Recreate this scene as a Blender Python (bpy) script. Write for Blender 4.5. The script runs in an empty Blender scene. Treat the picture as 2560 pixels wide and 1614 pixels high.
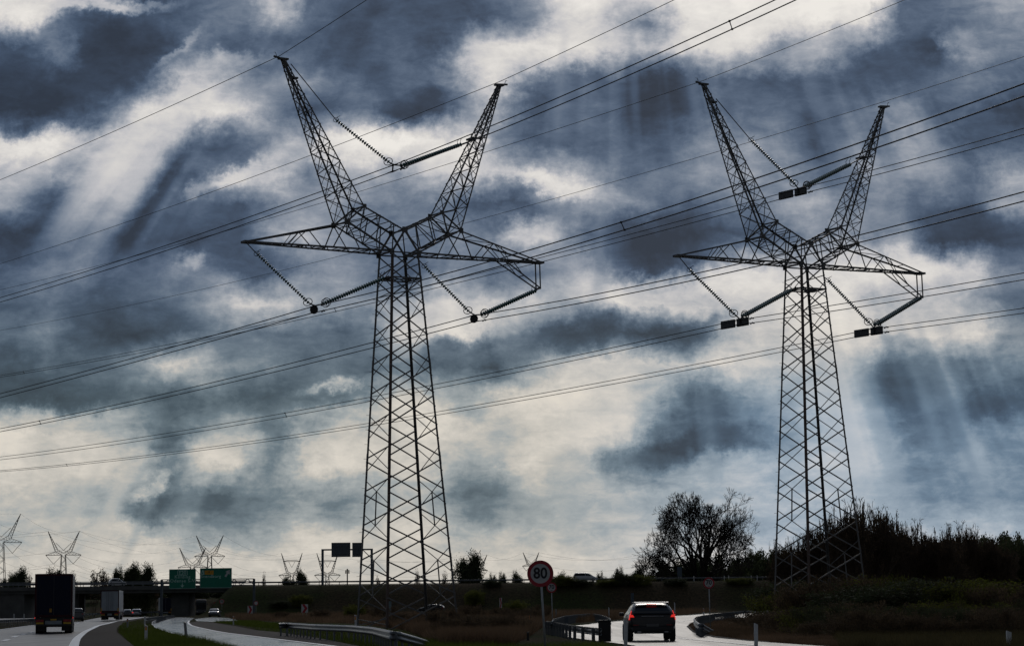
import bpy, bmesh, math, random
import numpy as np
from mathutils import Vector, Matrix
S = bpy.context.scene
COL = S.collection
RNG = np.random.default_rng(7)
random.seed(7)

# ------------------------------------------------------------------ camera
F, PIT, ROL, CH = 5755.04, .1229, .010, 1.45
cam = bpy.data.cameras.new("camera"); cam_ob = bpy.data.objects.new("camera", cam); COL.objects.link(cam_ob)
cam.sensor_width = 36; cam.lens = F / 2560 * 36; cam.clip_start = .5; cam.clip_end = 30000
cam_ob.matrix_world = Matrix.Translation((0, 0, CH)) @ Matrix.Rotation(math.pi / 2 + PIT, 4, 'X') @ Matrix.Rotation(-ROL, 4, 'Z')
S.camera = cam_ob
S.view_settings.view_transform = 'Standard'; S.view_settings.look = 'None'
S.view_settings.exposure = 0; S.view_settings.gamma = 1; S.view_settings.use_curve_mapping = False
S.cycles.max_bounces = 5; S.cycles.diffuse_bounces = 2; S.cycles.glossy_bounces = 3; S.cycles.transparent_max_bounces = 6

# ------------------------------------------------------------------ survey helpers (photo point -> bearing in the world)
def ray(x, y):
    c, s = math.cos(ROL), math.sin(ROL); X = x - 1280; Y = y - 807
    a = c * X - s * Y; b = s * X + c * Y
    cp, sp = math.cos(PIT), math.sin(PIT); du = -b
    return np.array([a, F * cp - du * sp, F * sp + du * cp])
CAM = np.array([0., 0., CH])
def sstep(a, b, x):
    t = np.clip((x - a) / (b - a), 0, 1); return t * t * (3 - 2 * t)
def terr(x, y):
    """height of the ground"""
    x = np.asarray(x, float); y = np.asarray(y, float)
    z = .4 * sstep(250, 420, y)
    emb = np.minimum(sstep(430, 446, y), 1 - sstep(463, 480, y)) * (sstep(-61, -53.5, x) + (1 - sstep(-120, -112, x)))
    z = z + 5.75 * emb
    z = z + 4.5 * np.minimum(sstep(575, 600, y), 1 - sstep(640, 680, y)) * (1 - sstep(-40, -20, x)) * sstep(-190, -160, x)
    hill = 9 * sstep(560, 900, y) * sstep(20, 120, x) * (1 - sstep(1500, 3000, y))
    return z + hill
def tz(x, y): return float(terr(x, y))
def G(px, py, h=0.):
    """ground point (plus height h) seen at photo pixel"""
    r = ray(px, py); k = None
    z = h
    for _ in range(12):
        k = (z - CH) / r[2]
        if k <= 0 or k * r[1] > 425: k = 425 / r[1]; 
        p = CAM + k * r; z = (.4 * float(sstep(250, 420, p[1]))) + h
    return p
def PD(px, py, D):
    r = ray(px, py); return CAM + r * (D / r[1])
def PX(px, D, z):
    """x coordinate at depth D, height z for photo column px"""
    s, c = math.sin(ROL), math.cos(ROL)
    y = 1518
    for _ in range(4):
        p = PD(px, y, D); y += (p[2] - z) * F / D
    return PD(px, y, D)[0]

# ------------------------------------------------------------------ node helpers, sky
def link(nt, a, b): nt.links.new(a, b)
def nmath(nt, op, a, b=None, c=None, clamp=False):
    n = nt.nodes.new('ShaderNodeMath'); n.operation = op; n.use_clamp = clamp
    for i, v in enumerate((a, b, c)):
        if v is None: continue
        if isinstance(v, (int, float)): n.inputs[i].default_value = v
        else: link(nt, v, n.inputs[i])
    return n.outputs[0]
def nmap(nt, v, a, b, c=0., d=1., smooth=False):
    n = nt.nodes.new('ShaderNodeMapRange'); n.interpolation_type = 'SMOOTHSTEP' if smooth else 'LINEAR'; n.clamp = True
    link(nt, v, n.inputs[0])
    for i, q in enumerate((a, b, c, d)): n.inputs[i + 1].default_value = q
    return n.outputs[0]
def nramp(nt, v, stops, interp='LINEAR'):
    n = nt.nodes.new('ShaderNodeValToRGB'); n.color_ramp.interpolation = interp
    e = n.color_ramp.elements
    while len(e) < len(stops): e.new(.5)
    for i, (p, c) in enumerate(stops):
        e[i].position = p
        e[i].color = (*c, 1) if isinstance(c, tuple) else (c, c, c, 1)
    link(nt, v, n.inputs[0]); return n.outputs[0]
def nmix(nt, f, a, b):
    n = nt.nodes.new('ShaderNodeMix'); n.data_type = 'RGBA'
    for s, v in ((n.inputs[0], f), (n.inputs[6], a), (n.inputs[7], b)):
        if isinstance(v, (int, float)): s.default_value = v
        elif isinstance(v, tuple): s.default_value = (*v, 1)
        else: link(nt, v, s)
    return n.outputs[2]
def nfmix(nt, f, a, b):
    n = nt.nodes.new('ShaderNodeMix'); n.data_type = 'FLOAT'
    for s, v in ((n.inputs[0], f), (n.inputs[2], a), (n.inputs[3], b)):
        if isinstance(v, (int, float)): s.default_value = v
        else: link(nt, v, s)
    return n.outputs[0]
def nnoise(nt, vec, scale, detail=4., rough=.5, dims='3D', dist=0.):
    n = nt.nodes.new('ShaderNodeTexNoise'); n.noise_dimensions = dims
    if dims == '1D': link(nt, vec, n.inputs['W'])
    elif vec is not None: link(nt, vec, n.inputs['Vector'])
    n.inputs['Scale'].default_value = scale; n.inputs['Detail'].default_value = detail
    n.inputs['Roughness'].default_value = rough; n.inputs['Distortion'].default_value = dist
    return n
def lin(*c): return tuple((v / 255 / 12.92) if v <= 10 else ((v / 255 + .055) / 1.055) ** 2.4 for v in c)

SUN_PX = (1525, -1273)
sr = ray(*SUN_PX); sr /= np.linalg.norm(sr)
SUN_EL = math.asin(sr[2]); SUN_AZ = math.atan2(sr[0], sr[1])

GRID = [  # sky brightness survey, 80 px apart over the photographed part of the sky (9 = bright, 0 = dark)
"79871234632222235897899999993346",
"83212344632222234786488889883345",
"24101432222232678877788745322144",
"11123775454233585222223223222343",
"00368887423521463232123333344331",
"88777633668998843223455543435423",
"66675257746657876753455544455536",
"53344222455444222455434356453335",
"12221122565443456411112235545112",
"34433532245433443463257877888774",
"23223357765567877668777788866653",
"34211234332477854311125778887785",
"13235764534342315677778765553344",
"22333232234577578877633456653321",
"87765356467778767777443455654344",
"87777577478777667663346656665554",
"66565423454566434566666666655544",
"66677444577677665666667666666666",
"77777777777777777777777777777777",
"77777777777777777777777777777777"]

SHAFTS = [(325, 455, 230, 44, .80, .55), (235, 480, 200, 34, .76, .45), (170, 520, 170, 26, .64, .4), (440, 560, 210, 34, .15, .4), (2100, 1040, 280, 46, .70, .65), (2200, 1080, 260, 26, .60, .55), (2310, 1010, 240, 26, .55, .5), (2410, 1120, 240, 26, .55, .5), (2250, 960, 180, 16, .2, .4), (2360, 1000, 190, 16, .2, .4),
    (1400, 250, 150, 16, .42, .5), (1500, 620, 150, 24, .5, .5), (1590, 230, 140, 14, .36, .5), (1660, 300, 160, 30, .16, .3), (1740, 240, 130, 14, .36, .45), (2060, 270, 190, 24, .45, .4), (2190, 330, 190, 20, .42, .4), (290, 1270, 170, 24, .76, .6), (210, 1250, 160, 18, .72, .5), (370, 1290, 150, 14, .5, .4), (1775, 1100, 140, 30, .5, .5), (1180, 690, 130, 34, .5, .4), (1420, 1250, 160, 40, .62, .35)]
ACCENT = [(230, 430, 150, 60, 55, .80, .5), (555, 375, 125, 62, 8, .2, .8), (570, 436, 115, 26, 20, .9, .85), (472, 478, 34, 18, 30, .9, .6), (462, 662, 42, 28, 0, .75, .85), (385, 520, 160, 45, 62, .12, .75),
    (90, 270, 210, 78, 5, .12, .7), (270, 160, 160, 85, 15, .12, .65), (140, 130, 62, 30, -25, .45, .7), (50, 22, 110, 42, 12, .98, .8), (260, 4, 150, 18, 0, .92, .8), (60, 366, 130, 28, 12, .97, .75), (430, 132, 85, 13, 40, .66, .8), (565, 150, 110, 24, 10, .76, .7),
    (1015, 285, 115, 52, 8, .1, .75), (930, 362, 175, 40, 14, 1., .75), (690, 12, 60, 30, 0, .84, .6), (1225, 150, 85, 80, 0, .95, .6), (1410, 140, 130, 52, 25, 1., .6), (1900, 60, 170, 45, 8, 1., .7), (1420, 250, 150, 78, 22, .2, .75), (1640, 330, 160, 95, 0, .2, .5),
    (1390, 462, 135, 27, -12, .97, .85), (1640, 622, 165, 66, -8, .10, .85), (1720, 716, 260, 32, 4, .95, .65), (1325, 580, 75, 34, 12, .9, .7), (2425, 110, 60, 36, -32, .66, .8), (2440, 560, 160, 48, -4, .10, .85), (2280, 672, 150, 36, 3, .92, .65),
    (1440, 848, 160, 42, 12, .1, .85), (1700, 832, 120, 28, 14, .14, .75), (832, 968, 90, 18, 16, .88, .75), (800, 1000, 110, 22, 10, .26, .7), (428, 1098, 36, 48, 65, .3, .8), (702, 1085, 30, 52, 70, .28, .8), (455, 1272, 150, 30, 3, .2, .75), (398, 1214, 62, 20, 35, .9, .85),
    (1740, 1112, 200, 34, 10, .13, .9), (1820, 1170, 170, 26, 8, .74, .6), (2450, 1022, 120, 28, 8, .07, .85), (1500, 1060, 150, 40, 12, .9, .5), (150, 1040, 200, 28, 3, .84, .6), (120, 990, 230, 36, -4, .12, .75), (640, 650, 110, 40, 5, .2, .6), (1150, 880, 90, 30, 0, .1, .6), (2050, 130, 140, 40, 15, .9, .5), (2230, 960, 130, 60, 10, .22, .6)]

def build_world():
    w = bpy.data.worlds.new("World"); S.world = w; w.use_nodes = True; nt = w.node_tree
    for n in list(nt.nodes): nt.nodes.remove(n)
    out = nt.nodes.new('ShaderNodeOutputWorld')
    tc = nt.nodes.new('ShaderNodeTexCoord'); D = tc.outputs['Generated']
    sep = nt.nodes.new('ShaderNodeSeparateXYZ'); link(nt, D, sep.inputs[0])
    dx, dy, dz = sep.outputs
    dys = nmath(nt, 'MAXIMUM', dy, .08)
    a = nmath(nt, 'DIVIDE', dx, dys); e = nmath(nt, 'DIVIDE', dz, dys)     # tangent of bearing and elevation
    # affine survey coordinates: columns / rows of the cloud survey as functions of (a, e)
    pts = [(x, y) for x in (0, 640, 1280, 1920, 2560) for y in (0, 400, 800, 1200, 1520)]
    A = []; bx = []; by = []
    for p in pts:
        r = ray(*p); A.append([r[0] / r[1], r[2] / r[1], 1]); bx.append(p[0]); by.append(p[1])
    kx = np.linalg.lstsq(np.array(A), np.array(bx), rcond=None)[0]; ky = np.linalg.lstsq(np.array(A), np.array(by), rcond=None)[0]
    def aff(k, sc):
        t = nmath(nt, 'MULTIPLY', a, float(k[0]) / sc); t = nmath(nt, 'MULTIPLY_ADD', e, float(k[1]) / sc, t)
        return nmath(nt, 'ADD', t, float(k[2]) / sc)
    gx = aff(kx, 80.); gy = aff(ky, 80.)                                     # in cells of 80
    cmb = nt.nodes.new('ShaderNodeCombineXYZ'); link(nt, gx, cmb.inputs[0]); link(nt, gy, cmb.inputs[1])
    P = cmb.outputs[0]
    # billow warp
    def warp(px_, py_, vec, scale, amp, detail, rough=.55):
        n = nnoise(nt, vec, scale, detail, rough); s = nt.nodes.new('ShaderNodeSeparateXYZ'); link(nt, n.outputs['Color'], s.inputs[0])
        qx = nmath(nt, 'MULTIPLY_ADD', nmath(nt, 'SUBTRACT', s.outputs[0], .5), amp * 1.25, px_)
        qy = nmath(nt, 'MULTIPLY_ADD', nmath(nt, 'SUBTRACT', s.outputs[1], .5), amp, py_)
        return qx, qy
    wx, wy = warp(gx, gy, P, .42, 1.0, 2.)
    wx, wy = warp(wx, wy, P, 1.3, .9, 8., .66)
    wx, wy = warp(wx, wy, P, 3.6, .50, 7., .66)
    fx = nmath(nt, 'DIVIDE', wx, 32.)
    val = None
    for j, row in enumerate(GRID):
        st = [((i + .5) / 32, int(ch) / 9.) for i, ch in enumerate(row)]
        r = nramp(nt, fx, st)
        if val is None: val = r; continue
        yc = j - .5                                                          # row centre
        f = nmap(nt, wy, yc - 1, yc)
        val = nfmix(nt, f, val, r)
    wc = nt.nodes.new('ShaderNodeCombineXYZ'); link(nt, wx, wc.inputs[0]); link(nt, wy, wc.inputs[1])
    # individual cloud banks and wisps (x, y, half length, half width, slope, tone, strength)
    for (cx, cy, rx, ry, an, tv, op) in ACCENT:
        mpn = nt.nodes.new('ShaderNodeMapping'); mpn.vector_type = 'TEXTURE'; mpn.inputs['Location'].default_value = (cx / 80, cy / 80, 0)
        mpn.inputs['Rotation'].default_value = (0, 0, -math.radians(an)); mpn.inputs['Scale'].default_value = (rx * 1.5 / 80, ry * 1.5 / 80, 1); link(nt, wc.outputs[0], mpn.inputs['Vector'])
        gr = nt.nodes.new('ShaderNodeTexGradient'); gr.gradient_type = 'SPHERICAL'; link(nt, mpn.outputs[0], gr.inputs[0])
        val = nfmix(nt, nmap(nt, gr.outputs['Fac'], 0., .9, 0., op * .85, True), val, tv)
    # general overcast outside the surveyed part
    gen = nnoise(nt, D, 2.6, 6., .6, dist=.6).outputs['Fac']
    genv = nmap(nt, gen, .38, .68, .12, .95)
    mx = nmath(nt, 'MULTIPLY', nmap(nt, gx, -3, -.6, 0, 1, True), nmap(nt, gx, 32.6, 35, 1, 0, True))
    mx = nmath(nt, 'MULTIPLY', mx, nmap(nt, gy, -4, -.9, 0, 1, True))
    mx = nmath(nt, 'MULTIPLY', mx, nmap(nt, dy, .1, .3))
    val = nfmix(nt, mx, genv, val)
    sc_ = nmap(nt, val, .08, .92, 0., 1., True); val = nfmix(nt, .05, val, sc_); val = nmath(nt, 'ADD', nmath(nt, 'MULTIPLY_ADD', val, 1.08, -.06), nmap(nt, gy, 8., 12., 0., .015))
    # fine structure: soft billows elongated along the drift, strongest in half-lit cloud
    mp = nt.nodes.new('ShaderNodeMapping'); mp.inputs['Rotation'].default_value = (0, 0, math.radians(22)); mp.inputs['Scale'].default_value = (.55, 1.15, 1)
    link(nt, P, mp.inputs['Vector'])
    d1 = nnoise(nt, mp.outputs[0], .6, 8., .62, dist=.25).outputs['Fac']
    d2 = nnoise(nt, mp.outputs[0], 2.1, 8., .68, dist=.4).outputs['Fac']
    mp2 = nt.nodes.new('ShaderNodeMapping'); mp2.inputs['Rotation'].default_value = (0, 0, math.radians(16)); mp2.inputs['Scale'].default_value = (.35, 2.2, 1); link(nt, P, mp2.inputs['Vector'])
    d3 = nnoise(nt, mp2.outputs[0], .8, 7., .6, dist=.5).outputs['Fac']
    mid = nmath(nt, 'MULTIPLY_ADD', nmath(nt, 'MULTIPLY', val, nmath(nt, 'SUBTRACT', 1., val)), 1.9, .50)
    low = nmap(nt, gy, 6., 12., .03, .24)
    dd = nmath(nt, 'ADD', nmath(nt, 'MULTIPLY', nmath(nt, 'SUBTRACT', d1, .5), .36), nmath(nt, 'MULTIPLY', nmath(nt, 'SUBTRACT', d2, .5), .40))
    dd = nmath(nt, 'MULTIPLY_ADD', nmath(nt, 'SUBTRACT', d3, .5), low, dd)
    val = nmath(nt, 'MULTIPLY_ADD', dd, mid, val)
    # crepuscular rays: streaks that fan out from the hidden sun
    s_a, s_e = sr[0] / sr[1], sr[2] / sr[1]
    ang = nmath(nt, 'DIVIDE', nmath(nt, 'SUBTRACT', a, s_a), nmath(nt, 'MAXIMUM', nmath(nt, 'SUBTRACT', s_e, e), .02))
    ang = nmath(nt, 'ADD', ang, 5.37)
    st1 = nnoise(nt, ang, 8., 1., .5, '1D').outputs['Fac']; st2 = nnoise(nt, ang, 34., 2., .5, '1D').outputs['Fac']
    stv = nmath(nt, 'ADD', nmath(nt, 'MULTIPLY', nmath(nt, 'SUBTRACT', st1, .5), .8), nmath(nt, 'MULTIPLY', nmath(nt, 'SUBTRACT', st2, .5), .35))
    blot = nmap(nt, nnoise(nt, P, .16, 2., .5).outputs['Fac'], .42, .6, .08, 1.)
    dark = nmap(nt, val, .25, .85, 1., .25)
    val = nmath(nt, 'MULTIPLY_ADD', nmath(nt, 'MULTIPLY', stv, .35), nmath(nt, 'MULTIPLY', blot, dark), val)
    shaft = nmath(nt, 'ADD', nmath(nt, 'MULTIPLY', nmap(nt, st1, .36, .66, -.5, .75, True), .85), nmath(nt, 'MULTIPLY', nmap(nt, st2, .38, .64, -.5, .5, True), .22))
    msk = None
    for (cx, cy, rx, ry, op) in ((285, 490, 300, 230, 1.1), (1560, 260, 380, 220, .5), (1480, 640, 260, 160, .35), (2260, 1040, 420, 300, 1.1), (1750, 1080, 260, 170, .7), (400, 1240, 380, 190, .8), (2150, 330, 350, 200, .5), (1150, 680, 200, 160, .5), (1250, 1250, 300, 160, .5)):
        mpn = nt.nodes.new('ShaderNodeMapping'); mpn.vector_type = 'TEXTURE'; mpn.inputs['Location'].default_value = (cx / 80, cy / 80, 0); mpn.inputs['Scale'].default_value = (rx / 80, ry / 80, 1); link(nt, P, mpn.inputs['Vector'])
        gr = nt.nodes.new('ShaderNodeTexGradient'); gr.gradient_type = 'SPHERICAL'; link(nt, mpn.outputs[0], gr.inputs[0]); q = nmap(nt, gr.outputs['Fac'], 0., .7, 0., op, True)
        msk = q if msk is None else nmath(nt, 'MAXIMUM', msk, q)
    val = nmath(nt, 'MULTIPLY_ADD', nmath(nt, 'MULTIPLY', shaft, .34), nmath(nt, 'MULTIPLY', msk, nmap(nt, val, .45, .95, 1., .2)), val)
    for (cx, cy, rx, ry, tv, op) in SHAFTS:                                    # broad sunbeams, each pointing back at the hidden sun
        an = math.degrees(math.atan2(-(cy - SUN_PX[1]), cx - SUN_PX[0]))
        mpn = nt.nodes.new('ShaderNodeMapping'); mpn.vector_type = 'TEXTURE'; mpn.inputs['Location'].default_value = (cx / 80, cy / 80, 0)
        mpn.inputs['Rotation'].default_value = (0, 0, -math.radians(an)); mpn.inputs['Scale'].default_value = (rx * 1.4 / 80, ry * 1.5 / 80, 1); link(nt, P, mpn.inputs['Vector'])
        gr = nt.nodes.new('ShaderNodeTexGradient'); gr.gradient_type = 'SPHERICAL'; link(nt, mpn.outputs[0], gr.inputs[0])
        val = nfmix(nt, nmap(nt, gr.outputs['Fac'], 0., .95, 0., op, True), val, tv)
    val = nmath(nt, 'MAXIMUM', nmath(nt, 'MINIMUM', val, 1.), 0.)
    up = [(0, (38, 49, 65)), (.11, (49, 63, 83)), (.22, (63, 80, 103)), (.33, (83, 99, 121)), (.44, (107, 120, 138)), (.55, (133, 142, 156)), (.66, (160, 165, 174)), (.77, (190, 190, 194)), (.88, (214, 211, 208)), (1, (236, 232, 226))]
    lo = [(0, (42, 55, 65)), (.22, (68, 85, 97)), (.44, (104, 120, 130)), (.66, (158, 165, 167)), (.77, (190, 187, 180)), (.88, (214, 208, 198)), (1, (230, 222, 207))]
    bl = [(0, (48, 65, 85)), (.22, (68, 90, 113)), (.44, (102, 125, 147)), (.66, (150, 166, 181)), (.77, (180, 188, 197)), (.88, (206, 203, 202)), (1, (232, 225, 216))]
    conv = lambda L: [(p, lin(*c)) for p, c in L]
    cu, cl, cb = nramp(nt, val, conv(up)), nramp(nt, val, conv(lo)), nramp(nt, val, conv(bl))
    c = nmix(nt, nmap(nt, gy, 8.5, 12.5), cu, cl)
    c = nmix(nt, nmath(nt, 'MULTIPLY', nmap(nt, gx, 17, 24), nmap(nt, gy, 10.5, 13)), c, cb)
    # unseen part of the dome: glow round the sun, sky dimmed behind the viewer to keep facing sides dark
    dot = nt.nodes.new('ShaderNodeVectorMath'); dot.operation = 'DOT_PRODUCT'; link(nt, D, dot.inputs[0]); dot.inputs[1].default_value = tuple(float(v) for v in sr)
    glow = nmath(nt, 'POWER', nmath(nt, 'MAXIMUM', dot.outputs['Value'], 0.), 40.)
    gain = nmath(nt, 'MULTIPLY_ADD', nmath(nt, 'MULTIPLY', glow, nmath(nt, 'SUBTRACT', 1., mx)), 1.6, nmap(nt, dy, -.5, .35, .30, 1.))
    bg = nt.nodes.new('ShaderNodeBackground'); link(nt, c, bg.inputs[0]); link(nt, gain, bg.inputs[1])
    sky = nt.nodes.new('ShaderNodeTexSky'); sky.sky_type = 'NISHITA'; sky.sun_disc = False; sky.sun_elevation = SUN_EL; sky.sun_rotation = SUN_AZ
    bg2 = nt.nodes.new('ShaderNodeBackground'); link(nt, sky.outputs[0], bg2.inputs[0]); bg2.inputs[1].default_value = .05
    ms = nt.nodes.new('ShaderNodeMixShader'); ms.inputs[0].default_value = .02
    link(nt, bg.outputs[0], ms.inputs[1]); link(nt, bg2.outputs[0], ms.inputs[2]); link(nt, ms.outputs[0], out.inputs[0])
build_world()
sun = bpy.data.lights.new("sun", 'SUN'); sun.energy = .5; sun.angle = math.radians(12); sun.color = (1, .93, .84)
sun_ob = bpy.data.objects.new("sun", sun); COL.objects.link(sun_ob)
sun_ob.rotation_euler = Vector(sr).to_track_quat('Z', 'Y').to_euler(); sun_ob.location = (0, 0, 200)

# ------------------------------------------------------------------ object helpers
def tag(o, label=None, cat=None, group=None, kind=None):
    for k, v in (('label', label), ('category', cat), ('group', group), ('kind', kind)):
        if v: o[k] = v
    return o
def thing(name, label, cat, loc=(0, 0, 0), rz=0, group=None):
    o = bpy.data.objects.new(name, None); COL.objects.link(o); o.location = loc; o.rotation_euler = (0, 0, rz); o.empty_display_size = .3
    return tag(o, label, cat, group)
def copy_tree(o, parent=None):
    c = o.copy(); COL.objects.link(c)
    if parent is not None: c.parent = parent
    for ch in list(o.children): copy_tree(ch, c)
    return c

MATS = {}
def mat(name, base, rough=.7, metal=0., var=.25, vscale=3., spec=.5, bump=0., bscale=30., emit=None, estr=0., coat=0., trans=0.):
    if name in MATS: return MATS[name]
    m = bpy.data.materials.new(name); m.use_nodes = True; nt = m.node_tree; b = nt.nodes['Principled BSDF']
    tc = nt.nodes.new('ShaderNodeTexCoord'); n = nnoise(nt, tc.outputs['Object'], vscale, 5., .6)
    f = nmap(nt, n.outputs['Fac'], .3, .7)
    lo = tuple(v * (1 - var) for v in base); hi = tuple(min(1, v * (1 + var)) for v in base)
    link(nt, nmix(nt, f, lo, hi), b.inputs['Base Color'])
    link(nt, nmap(nt, n.outputs['Fac'], .3, .7, max(.03, rough - .08), min(1, rough + .08)), b.inputs['Roughness'])
    b.inputs['Metallic'].default_value = metal; b.inputs['Specular IOR Level'].default_value = spec
    if coat: b.inputs['Coat Weight'].default_value = coat; b.inputs['Coat Roughness'].default_value = .05
    if trans: b.inputs['Transmission Weight'].default_value = trans
    if bump:
        n2 = nnoise(nt, tc.outputs['Object'], bscale, 4., .6); bp = nt.nodes.new('ShaderNodeBump'); bp.inputs['Strength'].default_value = bump; bp.inputs['Distance'].default_value = .02
        link(nt, n2.outputs['Fac'], bp.inputs['Height']); link(nt, bp.outputs[0], b.inputs['Normal'])
    if emit: b.inputs['Emission Color'].default_value = (*emit, 1); b.inputs['Emission Strength'].default_value = estr
    MATS[name] = m; return m
def leafmat(name, base, var=.5, vs=.5):
    m = bpy.data.materials.new(name); m.use_nodes = True; nt = m.node_tree; b = nt.nodes['Principled BSDF']; out = nt.nodes['Material Output']
    tc = nt.nodes.new('ShaderNodeTexCoord'); n = nnoise(nt, tc.outputs['Object'], vs, 5., .6)
    c = nmix(nt, nmap(nt, n.outputs['Fac'], .32, .68), tuple(v * (1 - var) for v in base), tuple(v * (1 + var) for v in base))
    link(nt, c, b.inputs['Base Color']); b.inputs['Roughness'].default_value = .8; b.inputs['Specular IOR Level'].default_value = .12
    t = nt.nodes.new('ShaderNodeBsdfTranslucent'); link(nt, c, t.inputs[0]); ms = nt.nodes.new('ShaderNodeMixShader'); ms.inputs[0].default_value = .35
    link(nt, b.outputs[0], ms.inputs[1]); link(nt, t.outputs[0], ms.inputs[2]); link(nt, ms.outputs[0], out.inputs[0]); return m
def shiny_road(name, base, rough, var, sp=.5):
    """wet-looking worn asphalt: rolled wheel tracks smoother than the rest"""
    m = bpy.data.materials.new(name); m.use_nodes = True; nt = m.node_tree; b = nt.nodes['Principled BSDF']
    tc = nt.nodes.new('ShaderNodeTexCoord')
    n = nnoise(nt, tc.outputs['Object'], .35, 6., .65); n3 = nnoise(nt, tc.outputs['Object'], 9., 4., .7)
    mp = nt.nodes.new('ShaderNodeMapping'); mp.inputs['Scale'].default_value = (1.1, .02, 1); link(nt, tc.outputs['Object'], mp.inputs[0])
    n2 = nnoise(nt, mp.outputs[0], 1., 3., .5)
    f = nmap(nt, nmath(nt, 'ADD', nmath(nt, 'MULTIPLY', n.outputs['Fac'], .6), nmath(nt, 'MULTIPLY', n3.outputs['Fac'], .4)), .35, .65)
    link(nt, nmix(nt, f, tuple(v * (1 - var) for v in base), tuple(v * (1 + var) for v in base)), b.inputs['Base Color'])
    r = nmath(nt, 'ADD', nmap(nt, n2.outputs['Fac'], .35, .65, -.05, .05), nmap(nt, n.outputs['Fac'], .35, .65, rough - .03, rough + .03))
    link(nt, r, b.inputs['Roughness']); b.inputs['Specular IOR Level'].default_value = sp
    bp = nt.nodes.new('ShaderNodeBump'); bp.inputs['Strength'].default_value = .12; bp.inputs['Distance'].default_value = .004
    link(nt, n3.outputs['Fac'], bp.inputs['Height']); link(nt, bp.outputs[0], b.inputs['Normal'])
    MATS[name] = m; return m

STEEL = mat('galvanised steel dark', (.13, .125, .12), .62, .35, .3, .8)
STEEL2 = mat('lattice bracing steel', (.16, .155, .15), .6, .35, .3, 1.5)
RUST = mat('brown weathered pylon steel', (.11, .075, .06), .7, .2, .35, .7)
WIRE = mat('aluminium conductor', (.06, .06, .06), .55, .6, .2, 2.)
GLASSG = mat('green insulator glass', (.02, .10, .085), .22, 0, .2, 4., .8)
GLASSGLINT = mat('insulator glass with painted glints', (.16, .22, .21), .2, 0, .2, 4., .9)  # whitish glints on the right pylon's insulators, put into a paler base colour
BLACK = mat('black painted steel', (.02, .02, .022), .55, 0, .2, 3.)
CONC = mat('bridge concrete', (.12, .12, .115), .8, 0, .25, .6, .3, .3, 8.)
RAIL = mat('galvanised guardrail', (.10, .105, .11), .38, .6, .25, 3.)
RAILD = mat('dull guardrail post', (.16, .17, .18), .6, .5, .3, 3.)
WHITE = mat('white post plastic', (.62, .63, .63), .5, 0, .15, 8.)
ORANGE = mat('orange reflector', (.75, .3, .03), .4, 0, .1, 8.)
POLE = mat('grey sign pole', (.36, .37, .37), .5, .2, .2, 4.)
PWHITE = mat('white sign sheeting', (.55, .56, .56), .45, 0, .05, 6.)
PRED = mat('red sign border', (.42, .02, .035), .45, 0, .1, 6.)
PBLACK = mat('black sign lettering', (.015, .015, .02), .5)
PGREEN = mat('green direction sign sheeting', (.004, .19, .12), .5, 0, .08, 1.)
PTEXT = mat('pale sign lettering', (.42, .66, .58), .5)
PORANGE = mat('orange sign panel', (.62, .30, .02), .5)
SIGNBACK = mat('grey sign back', (.10, .12, .14), .55, .3, .2, .8)
LEAFD = leafmat('dark evergreen leaves', (.058, .070, .032), .5, .4)
LEAFY = leafmat('budding yellow green leaves', (.13, .14, .024), .5, .5)
LEAFB = leafmat('brown bud scales', (.14, .10, .06), .4, .5)
BARK = mat('dark bark', (.045, .038, .032), .9, 0, .3, 1., .1)
TWIG = mat('brown twigs', (.09, .065, .045), .9, 0, .3, 1., .1)
TYRE = mat('tyre rubber', (.018, .018, .018), .8)
CHROME = mat('wheel rim alloy', (.35, .35, .36), .35, .9)
GLASSC = mat('dark car glass', (.008, .009, .011), .08, 0, .1, 1., .4)
TRIM = mat('black plastic trim', (.015, .015, .016), .5)

def mesh_obj(name, verts, faces, m=None, parent=None, smooth=False):
    me = bpy.data.meshes.new(name)
    if isinstance(verts, np.ndarray) and isinstance(faces, np.ndarray):
        nf, k = faces.shape
        me.vertices.add(len(verts)); me.vertices.foreach_set('co', verts.astype(np.float32).ravel())
        me.loops.add(nf * k); me.loops.foreach_set('vertex_index', faces.astype(np.int32).ravel())
        me.polygons.add(nf); me.polygons.foreach_set('loop_start', np.arange(0, nf * k, k, dtype=np.int32))
        me.update(calc_edges=True)
    else:
        me.from_pydata([tuple(v) for v in verts], [], [tuple(f) for f in faces]); me.update()
    if m is not None:
        for q in (m if isinstance(m, (list, tuple)) else [m]): me.materials.append(q)
    if smooth: me.polygons.foreach_set('use_smooth', [True] * len(me.polygons))
    o = bpy.data.objects.new(name, me); COL.objects.link(o)
    if parent is not None: o.parent = parent
    return o
V3 = lambda *a: np.array(a, float)
def unit(v): v = np.asarray(v, float); return v / (np.linalg.norm(v) + 1e-12)

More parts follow.
